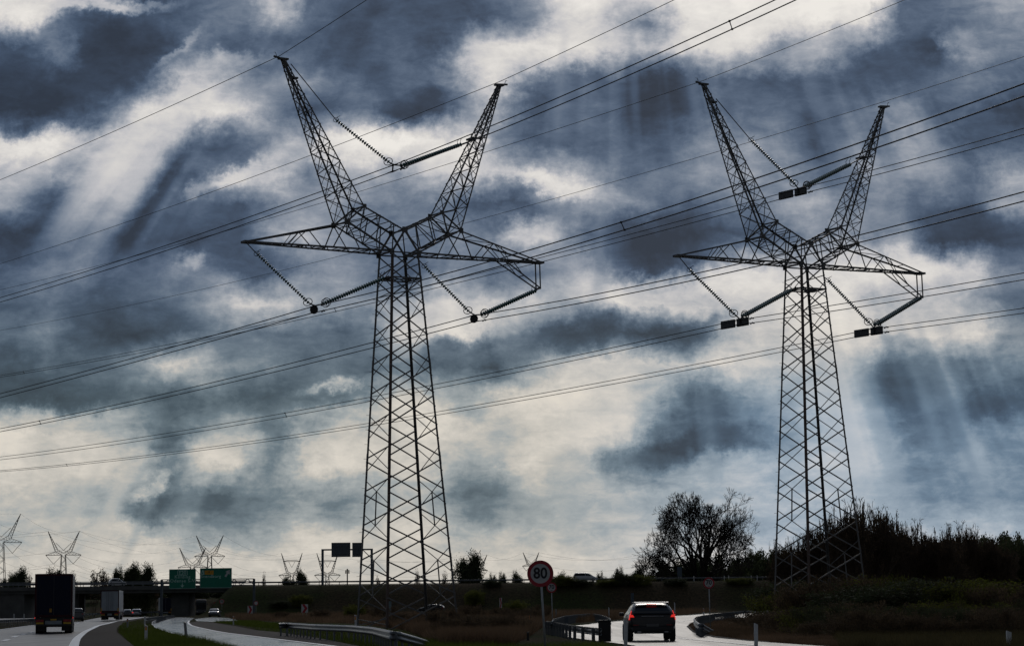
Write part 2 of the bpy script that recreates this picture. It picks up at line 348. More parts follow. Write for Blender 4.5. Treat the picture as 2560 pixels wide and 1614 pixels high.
class MB:
    def __init__(s): s.v = []; s.f = []; s.mi = []; s.cm = 0
    def add(s, vs, fs):
        o = len(s.v); s.v += [tuple(map(float, v)) for v in vs]; s.f += [tuple(i + o for i in f) for f in fs]; s.mi += [s.cm] * len(fs)
    def prism(s, p, q, e1, e2):
        """box from p to q spanned by full edge vectors e1,e2 starting at the corner p"""
        p, q, e1, e2 = map(lambda a: np.asarray(a, float), (p, q, e1, e2))
        vs = [p, p + e1, p + e1 + e2, p + e2, q, q + e1, q + e1 + e2, q + e2]
        s.add(vs, [(0, 3, 2, 1), (4, 5, 6, 7), (0, 1, 5, 4), (1, 2, 6, 5), (2, 3, 7, 6), (3, 0, 4, 7)])
    def bar(s, p, q, w, h=None, ref=(0, 0, 1), off=0.):
        h = w if h is None else h; p, q = np.asarray(p, float), np.asarray(q, float); d = unit(q - p)
        r = np.asarray(ref, float)
        if abs(d @ unit(r)) > .95: r = V3(1, 0, 0) if abs(d[0]) < .9 else V3(0, 1, 0)
        a = unit(np.cross(d, r)); b = np.cross(a, d)
        c = -a * w / 2 - b * h / 2 + b * off
        s.prism(p + c, q + c, a * w, b * h)
    def angle(s, p, q, w, d1, d2, t=None):
        t = t or w * .16; p, q = np.asarray(p, float), np.asarray(q, float); ax = unit(q - p)
        d1 = unit(np.asarray(d1, float) - ax * (ax @ np.asarray(d1, float))); d2 = unit(np.asarray(d2, float) - ax * (ax @ np.asarray(d2, float)))
        s.prism(p, q, d1 * w, d2 * t); s.prism(p + d2 * t, q + d2 * t, d1 * t, d2 * (w - t))
    def box(s, c, d):
        c = np.asarray(c, float); d = np.asarray(d, float) / 2
        s.prism(c - d, c - d + V3(0, 0, 2 * d[2]), V3(2 * d[0], 0, 0), V3(0, 2 * d[1], 0))
    def tube(s, pts, r, n=6, cap=True):
        pts = [np.asarray(p, float) for p in pts]; rs = r if isinstance(r, (list, tuple, np.ndarray)) else [r] * len(pts)
        rings = []; prev = None
        for i, p in enumerate(pts):
            d = unit(pts[min(i + 1, len(pts) - 1)] - pts[max(i - 1, 0)])
            if prev is None: prev = V3(0, 0, 1) if abs(d[2]) < .9 else V3(1, 0, 0)
            a = unit(np.cross(d, prev)); b = np.cross(a, d); prev = b
            rings.append([p + rs[i] * (math.cos(2 * math.pi * k / n) * a + math.sin(2 * math.pi * k / n) * b) for k in range(n)])
        fs = []
        for i in range(len(pts) - 1):
            for k in range(n): fs.append((i * n + k, i * n + (k + 1) % n, (i + 1) * n + (k + 1) % n, (i + 1) * n + k))
        if cap: fs += [tuple(range(n - 1, -1, -1)), tuple((len(pts) - 1) * n + k for k in range(n))]
        s.add([v for R in rings for v in R], fs)
    def torus(s, c, nrm, R, r, n=18, m=6):
        nrm = unit(nrm); a = unit(np.cross(nrm, V3(0, 0, 1) if abs(nrm[2]) < .9 else V3(1, 0, 0))); b = np.cross(nrm, a)
        pts = [np.asarray(c, float) + R * (math.cos(2 * math.pi * i / n) * a + math.sin(2 * math.pi * i / n) * b) for i in range(n + 1)]
        s.tube(pts, r, m, False)
    def disc_string(s, p, q, nd, R):
        """cap-and-pin insulator string: glass sheds on a steel pin"""
        p, q = np.asarray(p, float), np.asarray(q, float); d = unit(q - p); L = np.linalg.norm(q - p)
        a = unit(np.cross(d, V3(0, 1, 0.1))); b = np.cross(d, a); n = 10; st = L / nd
        prof = [(.03, 0), (.05, .28), (R * .55, .36), (R, .58), (R * .96, .66), (R * .4, .56), (.03, .7), (.03, 1.)]
        vs = []; fs = []
        for i in range(nd):
            for (r, h) in prof:
                c = p + d * st * (i + h)
                vs += [c + r * (math.cos(2 * math.pi * k / n) * a + math.sin(2 * math.pi * k / n) * b) for k in range(n)]
        M = nd * len(prof)
        for j in range(M - 1):
            for k in range(n): fs.append((j * n + k, j * n + (k + 1) % n, (j + 1) * n + (k + 1) % n, (j + 1) * n + k))
        s.add(vs, fs)
    def build(s, name, m, parent=None, smooth=False, bevel=0):
        o = mesh_obj(name, s.v, s.f, m, parent, smooth)
        if isinstance(m, (list, tuple)): o.data.polygons.foreach_set('material_index', s.mi)
        if bevel:
            b = o.modifiers.new('bevel', 'BEVEL'); b.width = bevel; b.segments = 2; b.limit_method = 'ANGLE'
        return o

# ------------------------------------------------------------------ ground
def ground_mat():
    m = bpy.data.materials.new('verge earth and dead grass'); m.use_nodes = True; nt = m.node_tree; b = nt.nodes['Principled BSDF']
    tc = nt.nodes.new('ShaderNodeTexCoord')
    n1 = nnoise(nt, tc.outputs['Object'], .04, 6., .65); n2 = nnoise(nt, tc.outputs['Object'], 2.2, 6., .7)
    c1 = nmix(nt, nmap(nt, n1.outputs['Fac'], .42, .58), (.085, .060, .036), (.052, .068, .022))
    c2 = nmix(nt, nmap(nt, n2.outputs['Fac'], .35, .65), (.030, .026, .017), c1)
    link(nt, c2, b.inputs['Base Color']); b.inputs['Roughness'].default_value = 1; b.inputs['Specular IOR Level'].default_value = .02
    bp = nt.nodes.new('ShaderNodeBump'); bp.inputs['Strength'].default_value = 1; bp.inputs['Distance'].default_value = .3
    link(nt, n2.outputs['Fac'], bp.inputs['Height']); link(nt, bp.outputs[0], b.inputs['Normal'])
    return m
def build_ground():
    ys = np.concatenate([np.arange(-120, 240, 12.), np.arange(240, 426, 4.), np.arange(426, 484, 1.), np.arange(484, 1200, 25.), [1300, 1500, 1800, 2200, 3000, 4500, 7000, 12000]])
    xs = np.concatenate([[-9000, -4000, -2000, -1000, -600, -400, -300, -240, -200, -170, -150, -135], np.arange(-124, -50, 1.), np.arange(-50, 200, 8.), np.arange(200, 600, 25.), [700, 1000, 2000, 4000, 9000]])
    X, Y = np.meshgrid(xs, ys); Z = terr(X, Y) - .0
    Z = Z + np.where(Y > 500, .0, 0)
    v = np.stack([X.ravel(), Y.ravel(), Z.ravel()], 1); nx = len(xs); ny = len(ys)
    i, j = np.meshgrid(np.arange(nx - 1), np.arange(ny - 1)); a = (j * nx + i).ravel()
    f = np.stack([a, a + 1, a + nx + 1, a + nx], 1)
    o = mesh_obj('ground', v, f, ground_mat(), smooth=True); tag(o, kind='structure')
build_ground()

ROADPOLYS = []
def poly_xy(px): return [tuple(G(*p)[:2]) for p in px]
def drape(name, xy, off, m, kind='structure', keep=False, step=12.):
    bm = bmesh.new(); vs = [bm.verts.new((x, y, 0)) for x, y in xy]; f = bm.faces.new(vs)
    if f.normal.z < 0: f.normal_flip()
    bmesh.ops.triangulate(bm, faces=bm.faces[:])
    y0, y1 = min(p[1] for p in xy), max(p[1] for p in xy); y = math.ceil(y0 / step) * step
    while y < y1:
        bmesh.ops.bisect_plane(bm, geom=bm.verts[:] + bm.edges[:] + bm.faces[:], plane_co=(0, y, 0), plane_no=(0, 1, 0)); y += step
    bmesh.ops.recalc_face_normals(bm, faces=bm.faces[:])
    for v in bm.verts: v.co.z = .4 * float(sstep(250, 420, v.co.y)) + off
    if bm.faces and sum(f.normal.z for f in bm.faces) < 0: bmesh.ops.reverse_faces(bm, faces=bm.faces[:])
    me = bpy.data.meshes.new(name); bm.to_mesh(me); bm.free(); me.materials.append(m)
    o = bpy.data.objects.new(name, me); COL.objects.link(o)
    if kind: tag(o, kind=kind)
    if keep: ROADPOLYS.append(np.array(xy))
    return o
def zf(s): return s / 3.7625                       # survey crops were enlarged 3.7625 times
def A1(L): return [(zf(x), 1250 + zf(y)) for x, y in L]
def A2(L): return [(640 + zf(x), 1250 + zf(y)) for x, y in L]
def A3(L): return [(1280 + zf(x), 1250 + zf(y)) for x, y in L]

ASPH = shiny_road('motorway asphalt', (.05, .05, .052), .40, .25, .42)
ASPH2 = shiny_road('slip road asphalt polished by traffic', (.10, .10, .103), .17, .2, 1.)
ASPH3 = shiny_road('ramp asphalt', (.055, .053, .053), .45, .25, .4)
SHOUL = mat('worn brown hard shoulder', (.040, .033, .030), .9, 0, .35, 1.4, .06, .6, 14.)
GRAVEL = mat('gravel road edge', (.055, .046, .042), .9, 0, .45, 3., .1, .9, 20.)
LINEM = mat('white road paint', (.86, .86, .86), .38, 0, .12, 3., .5)

# motorway: left edge, right edge (edge line), shoulder
mw_left = A1([(-700, 1330), (0, 1218), (340, 1168), (760, 1135), (960, 1100), (1150, 1078), (1300, 1068)])
mw_right = A1([(1640, 1066), (1400, 1096), (1255, 1112), (1100, 1132), (930, 1178), (800, 1240), (720, 1310), (690, 1380), (660, 1500), (640, 1900)])
drape('motorway', poly_xy(mw_left + mw_right + A1([(-2600, 1900)])), .030, ASPH, keep=True)
sh_in = mw_right[1:]
sh_out = A1([(1420, 1104), (1262, 1120), (1160, 1150), (1098, 1200), (1100, 1240), (1190, 1318), (1262, 1372), (1420, 1480), (2000, 1900)])
drape('hard_shoulder', poly_xy(sh_in + sh_out[::-1]), .022, SHOUL, keep=True)
# slip road in the middle
sl_l = A1([(1500, 1104), (1435, 1140), (1425, 1162), (1455, 1198), (1590, 1248), (1800, 1298), (2000, 1342), (2140, 1380), (2420, 1450), (3200, 1700)])
sl_r = A1([(1700, 1098), (1830, 1104), (1790, 1128), (1768, 1150), (1800, 1178), (1900, 1204), (2100, 1246), (2408, 1284)]) + A2([(300, 1322), (760, 1380), (1200, 1450), (2000, 1620)])
drape('slip_road', poly_xy(sl_l + sl_r[::-1]), .030, ASPH2, keep=True)
# gravel shoulder right of slip road
gr_o = A1([(1840, 1140), (1990, 1148), (2200, 1180), (2408, 1222)]) + A2([(200, 1240), (600, 1298), (900, 1360), (1300, 1430), (2100, 1600)])
drape('gravel_verge', poly_xy(sl_r[3:] + gr_o[::-1]), .024, GRAVEL, keep=True)
# second slip road section beyond, passing behind the grass island
drape('far_slip_road', poly_xy(A1([(1830, 1108), (2000, 1098), (2150, 1102), (2245, 1130), (2180, 1142), (1990, 1143), (1850, 1135)])), .026, ASPH2, keep=True)
drape('side_road', poly_xy(A1([(1870, 1088), (2408, 1076), (2408, 1058), (2100, 1062), (1900, 1072)])), .030, ASPH2, keep=True)
drape('opposite_carriageway', poly_xy(A1([(-900, 1170), (-900, 1108), (0, 1104), (320, 1100), (320, 1118), (0, 1128)])), .030, ASPH, keep=True)
# ramp road under the big suv
rp_far = [(1405, 1573), (1420, 1567), (1440, 1563), (1477, 1560), (1556, 1551.5), (1630, 1544), (1694, 1538), (1745, 1533), (1800, 1530.5), (1890, 1529), (1990, 1522)]
rp_near = [(2000, 1527), (1890, 1542), (1830, 1545), (1765, 1549), (1728, 1556), (1716, 1566), (1732, 1581), (1785, 1594), (1865, 1602), (1920, 1606), (2300, 1632), (2900, 1720)]
rp_low = [(2400, 2100), (1900, 1900), (1700, 1660), (1586, 1614), (1540, 1608), (1506, 1604), (1421, 1593)]
drape('ramp_road', poly_xy(rp_far + rp_near + rp_low), .030, ASPH3, keep=True)
drape('gravel_verge', poly_xy(rp_near[2:10] + [(1930, 1600), (1865, 1594.5), (1800, 1588), (1750, 1575), (1738, 1566), (1745, 1557), (1775, 1551), (1832, 1547.5)][:]), .034, GRAVEL, keep=False)

def line(name, px, w, m=None, off=.045, dash=None):
    P = [G(*p) for p in px]; XY = np.array([p[:2] for p in P])
    seg = np.linalg.norm(np.diff(XY, axis=0), axis=1); T = np.concatenate([[0], np.cumsum(seg)])
    N = max(2, int(T[-1] / 4)); ts = np.linspace(0, T[-1], N)
    Q = np.stack([np.interp(ts, T, XY[:, 0]), np.interp(ts, T, XY[:, 1])], 1)
    if len(XY) > 3:
        for _ in range(6): Q[1:-1] = (Q[:-2] + 2 * Q[1:-1] + Q[2:]) / 4
    d = np.gradient(Q, axis=0); d /= np.linalg.norm(d, axis=1)[:, None]; n = np.stack([-d[:, 1], d[:, 0]], 1)
    L, R = Q + n * w / 2, Q - n * w / 2
    v = np.concatenate([L, R]); z = .4 * sstep(250, 420, v[:, 1]) + off
    fs = []
    for i in range(N - 1):
        if dash and (ts[i] % (dash[0] + dash[1])) > dash[0]: continue
        fs.append((i, i + 1, N + i + 1, N + i))
    o = mesh_obj(name, np.column_stack([v, z]), np.array(fs)[:, ::-1], m or LINEM); tag(o, kind='structure'); return o
line('road_marking', A1([(1480, 1083), (1400, 1094), (1255, 1111), (1100, 1131), (930, 1177), (800, 1238), (720, 1305), (690, 1380), (665, 1500)]), .42)
line('road_marking', A1([(-300, 1262), (0, 1218), (340, 1170), (760, 1138), (960, 1104)]), .25)
for a, b in (((30, 1328), (82, 1312)), ((118, 1292), (165, 1278)), ((208, 1266), (236, 1258)), ((278, 1246), (312, 1238)), ((725, 1158), (745, 1152)), ((-120, 1368), (-40, 1348)), ((820, 1137), (836, 1133))):
    line('road_marking', A1([a, b]), .32)
line('road_marking', A1([(1780, 1130), (1768, 1150), (1800, 1180), (1900, 1206), (2100, 1248), (2408, 1286)]) + A2([(300, 1324), (760, 1382)]), .25)
line('road_marking', A1([(1500, 1108), (1432, 1142), (1427, 1162), (1460, 1198), (1590, 1246), (1800, 1296), (2000, 1340), (2140, 1377)]), .12)
line('road_marking', A3([(1570, 1303), (1800, 1325), (2100, 1352), (2600, 1400)]), .16)
line('road_marking', A3([(1560, 1146), (1650, 1131), (1725, 1116)]), .16)
line('road_marking', A3([(735, 1167), (900, 1146), (1040, 1134)]), .2)
line('road_marking', A3([(1556, 1086), (1700, 1068), (1850, 1058)]), .25)

# ------------------------------------------------------------------ pylons
SH = dict(aw=1.1361, bw=.9581, zw=27.29, uT=12.41, zT=27.37, bT=.288, zV=28.97, bV=.9575, uO=4.868, zO=29.22, bO=.9638, uI=3.288, zI=30.49, bI=.8451, uH=9.26, ab=3.028, bb=2.123)
HT = 41.
ZN = [0, 2.57, 5.08, 7.55, 10., 12.37, 14.67, 17., 19.13, 21.2, 23.4, 25.45, 27.29]
def leg(s, t, z):           # s: -1 left +1 right, t: +1 near (local -y), -1 far
    k = z / SH['zw']; return V3(s * (SH['ab'] + (SH['aw'] - SH['ab']) * k), -t * (SH['bb'] + (SH['bw'] - SH['bb']) * k), z)
def lerp(a, b, t): return np.asarray(a) + (np.asarray(b) - np.asarray(a)) * t
def pylon(name, label, loc, yaw, lean, group, armw_scale=1.):
    root = bpy.data.objects.new(name, None); COL.objects.link(root); tag(root, label, 'pylon', group)
    M = Matrix.Translation(loc) @ Matrix.Rotation(-lean, 4, 'Y') @ Matrix.Rotation(yaw, 4, 'Z')
    root.matrix_world = M
    # legs: four angle sections with their flanges turned inwards
    for s in (-1, 1):
        for t in (-1, 1):
            m = MB(); m.angle(leg(s, t, -.6), leg(s, t, SH['zw']), .155, (-s, 0, 0), (0, t, 0), .02)
            for z in (5.08, 12.37, 19.13): m.angle(leg(s, t, z - .45) + V3(s * .012, -t * .012, 0), leg(s, t, z + .45) + V3(s * .012, -t * .012, 0), .16, (-s, 0, 0), (0, t, 0), .03)
            if (s, t) == (-1, -1):                       # climbing bolts
                z = 3.
                while z < 27: m.bar(leg(s, t, z), leg(s, t, z) + V3(-.24, 0, 0), .022); z += 1.05
            m.build('leg', RUST if (s, t) == (-1, 1) else STEEL, root)
    m = MB()
    for t in (-1, 1):       # wide faces: heavy crossing diagonals
        for i in range(len(ZN) - 1):
            z0, z1 = ZN[i] + .1, ZN[i + 1] - .1
            m.bar(leg(-1, t, z0), leg(1, t, z1), .10, .022, (0, 1, 0), .03 * t); m.bar(leg(-1, t, z1), leg(1, t, z0), .10, .022, (0, 1, 0), -.03 * t)
    m.build('face_bracing', STEEL2, root)
    m = MB(); mids = [(ZN[i] + ZN[i + 1]) / 2 for i in range(len(ZN) - 1)]; mids = [.3] + mids
    for s in (-1, 1):       # narrow faces: thin diagonals set half a panel lower
        for i in range(len(mids) - 1):
            z0, z1 = mids[i] + .28, mids[i + 1] - .28
            m.bar(leg(s, -1, z0), leg(s, 1, z1), .02, .062, (0, 0, 1)); m.bar(leg(s, -1, z1) + V3(.03, 0, 0), leg(s, 1, z0) + V3(.03, 0, 0), .02, .062, (0, 0, 1))
        for za, zb in ((7.55, 10.0), (2.57, 5.08)):
            m.bar(lerp(leg(s, -1, za), leg(s, 1, za), .5), lerp(leg(s, -1, zb), leg(s, 1, zb), .5), .07)
    m.build('side_bracing', STEEL2, root)
    m = MB()                # collars and horizontal frames
    for z in (25.45, 27.29):
        for t in (-1, 1): m.bar(leg(-1, t, z), leg(1, t, z), .09, .09)
        for s in (-1, 1): m.bar(leg(s, -1, z), leg(s, 1, z), .09, .09)
    m.bar(leg(-1, 1, 25.45), leg(1, -1, 25.45), .07); m.bar(leg(1, 1, 25.45), leg(-1, -1, 25.45), .07)
    for z in (24.3, 26.4):
        m.bar(leg(1, -1, z), leg(1, 1, z + .15), .06); m.bar(leg(-1, -1, z - .2), leg(-1, 1, z), .05)
    m.box((-.95, 0, 25.5), (.5, .9, .09)); m.box((.75, 0, 25.45), (.35, .4, .3))
    for s in (-1, 1):
        for t in (-1, 1): m.box(leg(s, t, 27.29), (.34, .09, .45))
    m.build('collar', STEEL, root)
    # head
    Vn = {t: V3(0, -t * SH['bV'], SH['zV']) for t in (-1, 1)}
    head = MB()
    for t in (-1, 1): head.box(Vn[t], (.42, .06, .42))
    head.bar(Vn[1], Vn[-1], .1)
    for s in (-1, 1):
        On = {t: V3(s * SH['uO'], -t * SH['bO'], SH['zO']) for t in (-1, 1)}
        In = {t: V3(s * SH['uI'], -t * SH['bI'], SH['zI']) for t in (-1, 1)}
        Wn = {t: leg(s, t, SH['zw']) for t in (-1, 1)}
        Tn = {t: V3(s * SH['uT'], -t * SH['bT'], SH['zT']) for t in (-1, 1)}
        sh = MB()
        for t in (-1, 1):
            sh.angle(Wn[t], On[t], .12, (0, t, 0), (0, 0, 1)); sh.angle(Vn[t], In[t], .12, (0, t, 0), (0, 0, -1)); sh.bar(In[t], On[t], .12, .05, (0, 1, 0))
            head.bar(Wn[t], Vn[t], .15, .05, (0, 1, 0)); head.bar(leg(-s, t, SH['zw']), lerp(Vn[t], In[t], .02), .08, .03, (0, 1, 0), .05)
            lows = [lerp(Wn[t], On[t], k) for k in (0, .36, .72, 1)]; ups = [lerp(Vn[t], In[t], k) for k in (0, .28, .62, 1)]
            prev = lows[0]
            for k in (1, 2):
                sh.bar(ups[k], prev, .09, .03, (0, 1, 0)); sh.bar(ups[k], lows[k], .07, .03, (0, 1, 0), .04); prev = lows[k]
            sh.bar(In[t], lows[2], .08, .03, (0, 1, 0)); sh.bar(ups[2], On[t], .06, .03, (0, 1, 0), -.05)
            sh.box(On[t], (.34, .05, .4)); sh.box(In[t], (.3, .05, .3))
        for k in (.18, .36, .54, .72, .9):
            sh.bar(lerp(Wn[-1], On[-1], k), lerp(Wn[1], On[1], k), .05)
            sh.bar(lerp(Vn[-1], In[-1], k), lerp(Vn[1], In[1], k), .05)
        for k0, k1 in ((0, .36), (.36, .72), (.72, 1)):
            sh.bar(lerp(Wn[-1], On[-1], k0), lerp(Wn[1], On[1], k1), .05); sh.bar(lerp(Vn[-1], In[-1], k0), lerp(Vn[1], In[1], k1), .05)
            sh.bar(lerp(Wn[1], On[1], k0), lerp(Wn[-1], On[-1], k1), .05, off=.06)
        sh.bar(On[1], On[-1], .09); sh.bar(In[1], In[-1], .09); sh.bar(On[1], In[-1], .05); sh.bar(On[-1], In[1], .05, off=.06)
        sh.build('shoulder', STEEL, root)
        # horn
        Hc = V3(s * SH['uH'], 0, HT - .25); hh = MB()
        top = {('O', t): Hc + V3(s * .13, -t * .14, -.0) for t in (-1, 1)}; top.update({('I', t): Hc + V3(-s * .15, -t * .14, 0) for t in (-1, 1)})
        bot = {('O', t): On[t] for t in (-1, 1)}; bot.update({('I', t): In[t] for t in (-1, 1)})
        ch = lambda k, t, f: lerp(bot[(k, t)], top[(k, t)], f)
        for k in 'OI':
            for t in (-1, 1): hh.angle(bot[(k, t)], top[(k, t)], .10, (s if k == 'I' else -s, 0, 0), (0, t, 0), .02)
        NP = 9; fr = [0]; w = 1.
        for i in range(NP): fr.append(fr[-1] + w); w *= .9
        fr = [f / fr[-1] for f in fr]
        for i in range(NP):
            f0, f1 = fr[i], fr[i + 1]; fm = (f0 + f1) / 2
            for t in (-1, 1):
                hh.bar(ch('O', t, f1), ch('I', t, f1), .065, .025, (0, 1, 0))
                hh.bar(ch('O', t, f0), ch('I', t, f1), .06, .02, (0, 1, 0), .03); hh.bar(ch('I', t, f0), ch('O', t, f1), .06, .02, (0, 1, 0), -.03)
            for k in 'OI':
                hh.bar(ch(k, -1, f0), ch(k, 1, fm), .02, .045); hh.bar(ch(k, 1, fm), ch(k, -1, f1), .02, .045)
                hh.bar(ch(k, 1, f0), ch(k, -1, fm), .02, .045, off=.05); hh.bar(ch(k, -1, fm), ch(k, 1, f1), .02, .045, off=.05)
        if s > 0:
            c = ch('I', 1, .58) * .5 + ch('I', -1, .58) * .5; hh.box(c, (.5, .9, .14)); hh.bar(ch('I', 1, .58), ch('O', -1, .64), .07); hh.bar(ch('I', -1, .58), ch('O', 1, .64), .07)
        else:
            c = ch('I', 1, .88) * .5 + ch('I', -1, .88) * .5; hh.box(c, (.5, .4, .12))
        hh.box(Hc + V3(0, 0, .08), (.75, .34, .12)); hh.bar(Hc + V3(-.3, 0, .12), Hc + V3(s * .75, 0, .2), .12)
        hh.tube([Hc + V3(s * .5, 0, .2), Hc + V3(s * .62, 0, .5), Hc + V3(s * .75, 0, .48)], .02, 5)
        hh.build('horn', STEEL, root)
        # crossarm
        ar = MB()
        for t in (-1, 1):
            ar.angle(On[t], Tn[t] + V3(0, 0, .12), .11, (0, t, 0), (0, 0, -1)); ar.angle(Wn[t] + V3(0, 0, 0), Tn[t] + V3(0, 0, -.03), .12, (0, t, 0), (0, 0, 1))
            up = lambda f, t=t: lerp(Tn[t] + V3(0, 0, .08), On[t], f); lw = lambda f, t=t: lerp(Tn[t], Wn[t], f)
            for a, b, ww in ((up(.60), lw(.29), .06), (up(.60), lw(.50), .07), (up(1), lw(.58), .09), (up(1), lw(.77), .07), (up(.52), lw(.27), .045)):
                ar.bar(a, b, ww, .03, (0, 1, 0))
        NL = 13
        for i in range(NL):
            f0, f1 = i / NL, (i + 1) / NL; t = 1 if i % 2 else -1
            ar.bar(lerp(Tn[t], Wn[t], f0), lerp(Tn[-t], Wn[-t], f1), .055); ar.bar(lerp(Tn[-1], Wn[-1], f1), lerp(Tn[1], Wn[1], f1), .045)
        for f in (.3, .6, .85): ar.bar(lerp(Tn[1], On[1], f), lerp(Tn[-1], On[-1], f), .05)
        ar.bar(lerp(Tn[1], On[1], .6), lerp(Tn[-1], On[-1], .85), .045); ar.bar(lerp(Tn[-1], On[-1], .3), lerp(Tn[1], On[1], .6), .045)
        ar.box(V3(s * (SH['uT'] - .05), 0, SH['zT'] + .03), (.7, .66, .16))
        if s > 0:           # hanger frame below the right arm tip
            for t in (-1, 1):
                B = Tn[t] + V3(-.12, 0, -1.95); st = lerp(Tn[t], Wn[t], .31); st2 = lerp(Tn[t], Wn[t], .24)
                ar.bar(Tn[t] + V3(-.12, 0, 0), B, .075); ar.bar(st, B, .10, .04, (0, 1, 0)); ar.bar(st2, lerp(st, B, .5), .05); ar.bar(lerp(st, B, .72), lerp(Tn[t], B, .25) * 0 + lerp(st, B, .3), .05)
            B1, B2 = Tn[1] + V3(-.12, 0, -1.95), Tn[-1] + V3(-.12, 0, -1.95)
            ar.bar(B1, B2, .14, .12); ar.bar(lerp(lerp(Tn[1], Wn[1], .31), B1, .55), lerp(lerp(Tn[-1], Wn[-1], .31), B2, .55), .06)
        ar.build('crossarm', STEEL, root)
    head.build('head_frame', STEEL, root)
    return root
T_LOC = {1: V3(-7.6783, 166.05, -.2), 2: V3(23.416, 177.36, .27)}; YAW = .5943
pylon('lattice_pylon', 'large lattice power pylon with V shaped horns standing behind the curved central guardrail', T_LOC[1], .5925, .0196, 'large Y shaped pylons')
pylon('lattice_pylon', 'large lattice power pylon with V shaped horns rising out of the right hand bushes', T_LOC[2], .5961, .0232, 'large Y shaped pylons')

def armpt(px, i):
    n = V3(math.sin(YAW), -math.cos(YAW), 0); r = ray(*px); return CAM + r * (((T_LOC[i] - CAM) @ n) / (r @ n))
ADIR = V3(math.cos(YAW), math.sin(YAW), 0); LDIR = V3(-math.sin(YAW), math.cos(YAW), 0)
WR = {
'1eL': ((699, 140), [(119.7, 400), (0, 449.8)], [(917, 0)]),
'1eR': ((1250, 204), [(640, 439.4), (0, 659.4)], [(1280, 183.6), (1687, 0)]),
'1mU': ((983, 413), [(640, 536.5), (0, 744)], [(1280, 293.5), (1920, 8.5)]),
'1mL': ((981, 429), [(640, 550.5), (0, 755)], [(1280, 312), (1920, 32.5)]),
'1lU': ((785, 765), [(640, 807.5), (0, 983.6)], [(1280, 638), (1728, 500), (1920, 435), (2560, 210)]),
'1lL': ((785, 781), [(640, 821.5), (0, 993.7)], [(1326.6, 645), (1560.7, 573), (1801.5, 500), (2560, 241)]),
'1rU': ((1185, 788), [(1071, 819.5), (640, 929.2), (0, 1070.9)], [(1280, 774), (2151, 586), (2560, 480)]),
'1rL': ((1185, 804), [(640, 940.6), (0, 1078.6)], [(1280, 788.7), (1745, 698), (2151, 605), (2560, 503)]),
'2eL': ((1752, 204), [(1280, 359.6), (640, 555.6), (0, 724.6)], [(1920, 138.6), (2262, 0)]),
'2eR': ((2205, 256), [(1920, 342), (1709, 404), (1280, 526.6), (640, 691.2), (0, 825.8)], [(2560, 142)]),
'2mU': ((1995, 472), [(1660, 564), (1280, 661), (1060, 718), (640, 814), (0, 938)], [(2182, 425), (2276, 400), (2560, 320.6)]),
'2mL': ((1995, 486), [(1660, 577), (1352, 655), (1060, 727.7), (640, 821.5), (0, 942.4)], [(2178, 441), (2330, 400), (2560, 336.6)]),
'2lU': ((1850, 799), [(1791, 810), (1365, 903), (1280, 921.4), (720, 1031), (640, 1044.8), (0, 1141.4)], [(1920, 788.2), (2306, 726), (2560, 682)]),
'2lL': ((1850, 811), [(1797.6, 822), (1418, 903), (1280, 932.6), (720, 1040.8), (640, 1054), (0, 1148.6)], [(1920, 800.8), (2309, 741.6), (2560, 698.8)]),
'2rU': ((2185, 821), [(2125.7, 832.6), (1767, 903), (1280, 996.2), (720, 1089.4), (0, 1175.2)], [(2306, 803), (2560, 770.7)]),
'2rL': ((2185, 833), [(2132.6, 843), (1920, 884), (1280, 1005.5), (720, 1095.3), (0, 1178.4)], [(2404, 803), (2560, 783)]),
}
AZL, AZR = .5943, .4743
def wire_pts(key):
    a, L, R = WR[key]; P = armpt(a, int(key[0])); out = []; fns = {}
    for pts, az in ((L, AZL), (R, AZR)):
        d = V3(-math.sin(az), math.cos(az), 0); n = V3(math.cos(az), math.sin(az), 0)
        tt = []; zz = []
        for p in pts:
            r = ray(*p); q = CAM + r * (((P - CAM) @ n) / (r @ n)); tt.append((q - P) @ d); zz.append(q[2] - P[2])
        tt = np.array(tt); zz = np.array(zz); c0 = 2.2e-4
        if len(pts) == 1: b = (zz[0] - c0 * tt[0] ** 2) / tt[0]; c = c0
        else:
            b, c = np.linalg.lstsq(np.stack([tt, tt ** 2], 1), zz, rcond=None)[0]
            if c < 5e-5: c = c0; b = float(((zz - c * tt ** 2) @ tt) / (tt @ tt))
        fns[az] = (b, c, d)
    ts = list(np.linspace(220, 4, 44)) + [1.5]
    pts = [P + fns[AZL][2] * t + V3(0, 0, fns[AZL][0] * t + fns[AZL][1] * t * t) for t in ts] + [P]
    ts = [-1.5] + list(np.linspace(-4, -110, 22))
    pts += [P + fns[AZR][2] * t + V3(0, 0, fns[AZR][0] * t + fns[AZR][1] * t * t) for t in ts]
    return P, pts, fns
for k, lab in (('1eL', 'thin earth wire over the topmost horn tip of the left pylon'), ('1eR', 'thin earth wire over the right horn tip of the left pylon'),
               ('2eL', 'thin earth wire over the left horn tip of the right pylon'), ('2eR', 'thin earth wire over the right horn tip of the right pylon')):
    P, pts, f = wire_pts(k); m = MB(); m.tube(pts, .025 if k[0] == '1' else .023, 5)
    o = m.build('earth_wire', WIRE, None, True); tag(o, lab, 'power line', 'earth wires of the two large pylons')
ends = {'1m': 'between the horns of the left pylon', '1l': 'below the left arm of the left pylon', '1r': 'below the right arm of the left pylon',
        '2m': 'between the horns of the right pylon', '2l': 'below the left arm of the right pylon', '2r': 'below the right arm of the right pylon'}
spacers = {'1l': [1545 - 1280], '1m': [], '2l': [], }
SP = {'1m': [(1838, 0)], '1l': [(1555, 0)], '1r': [(104, 0)], '2m': [(62, 0), (836, 0)], '2l': [(713, 0)], '2r': [(172, 0)]}
CL = {}
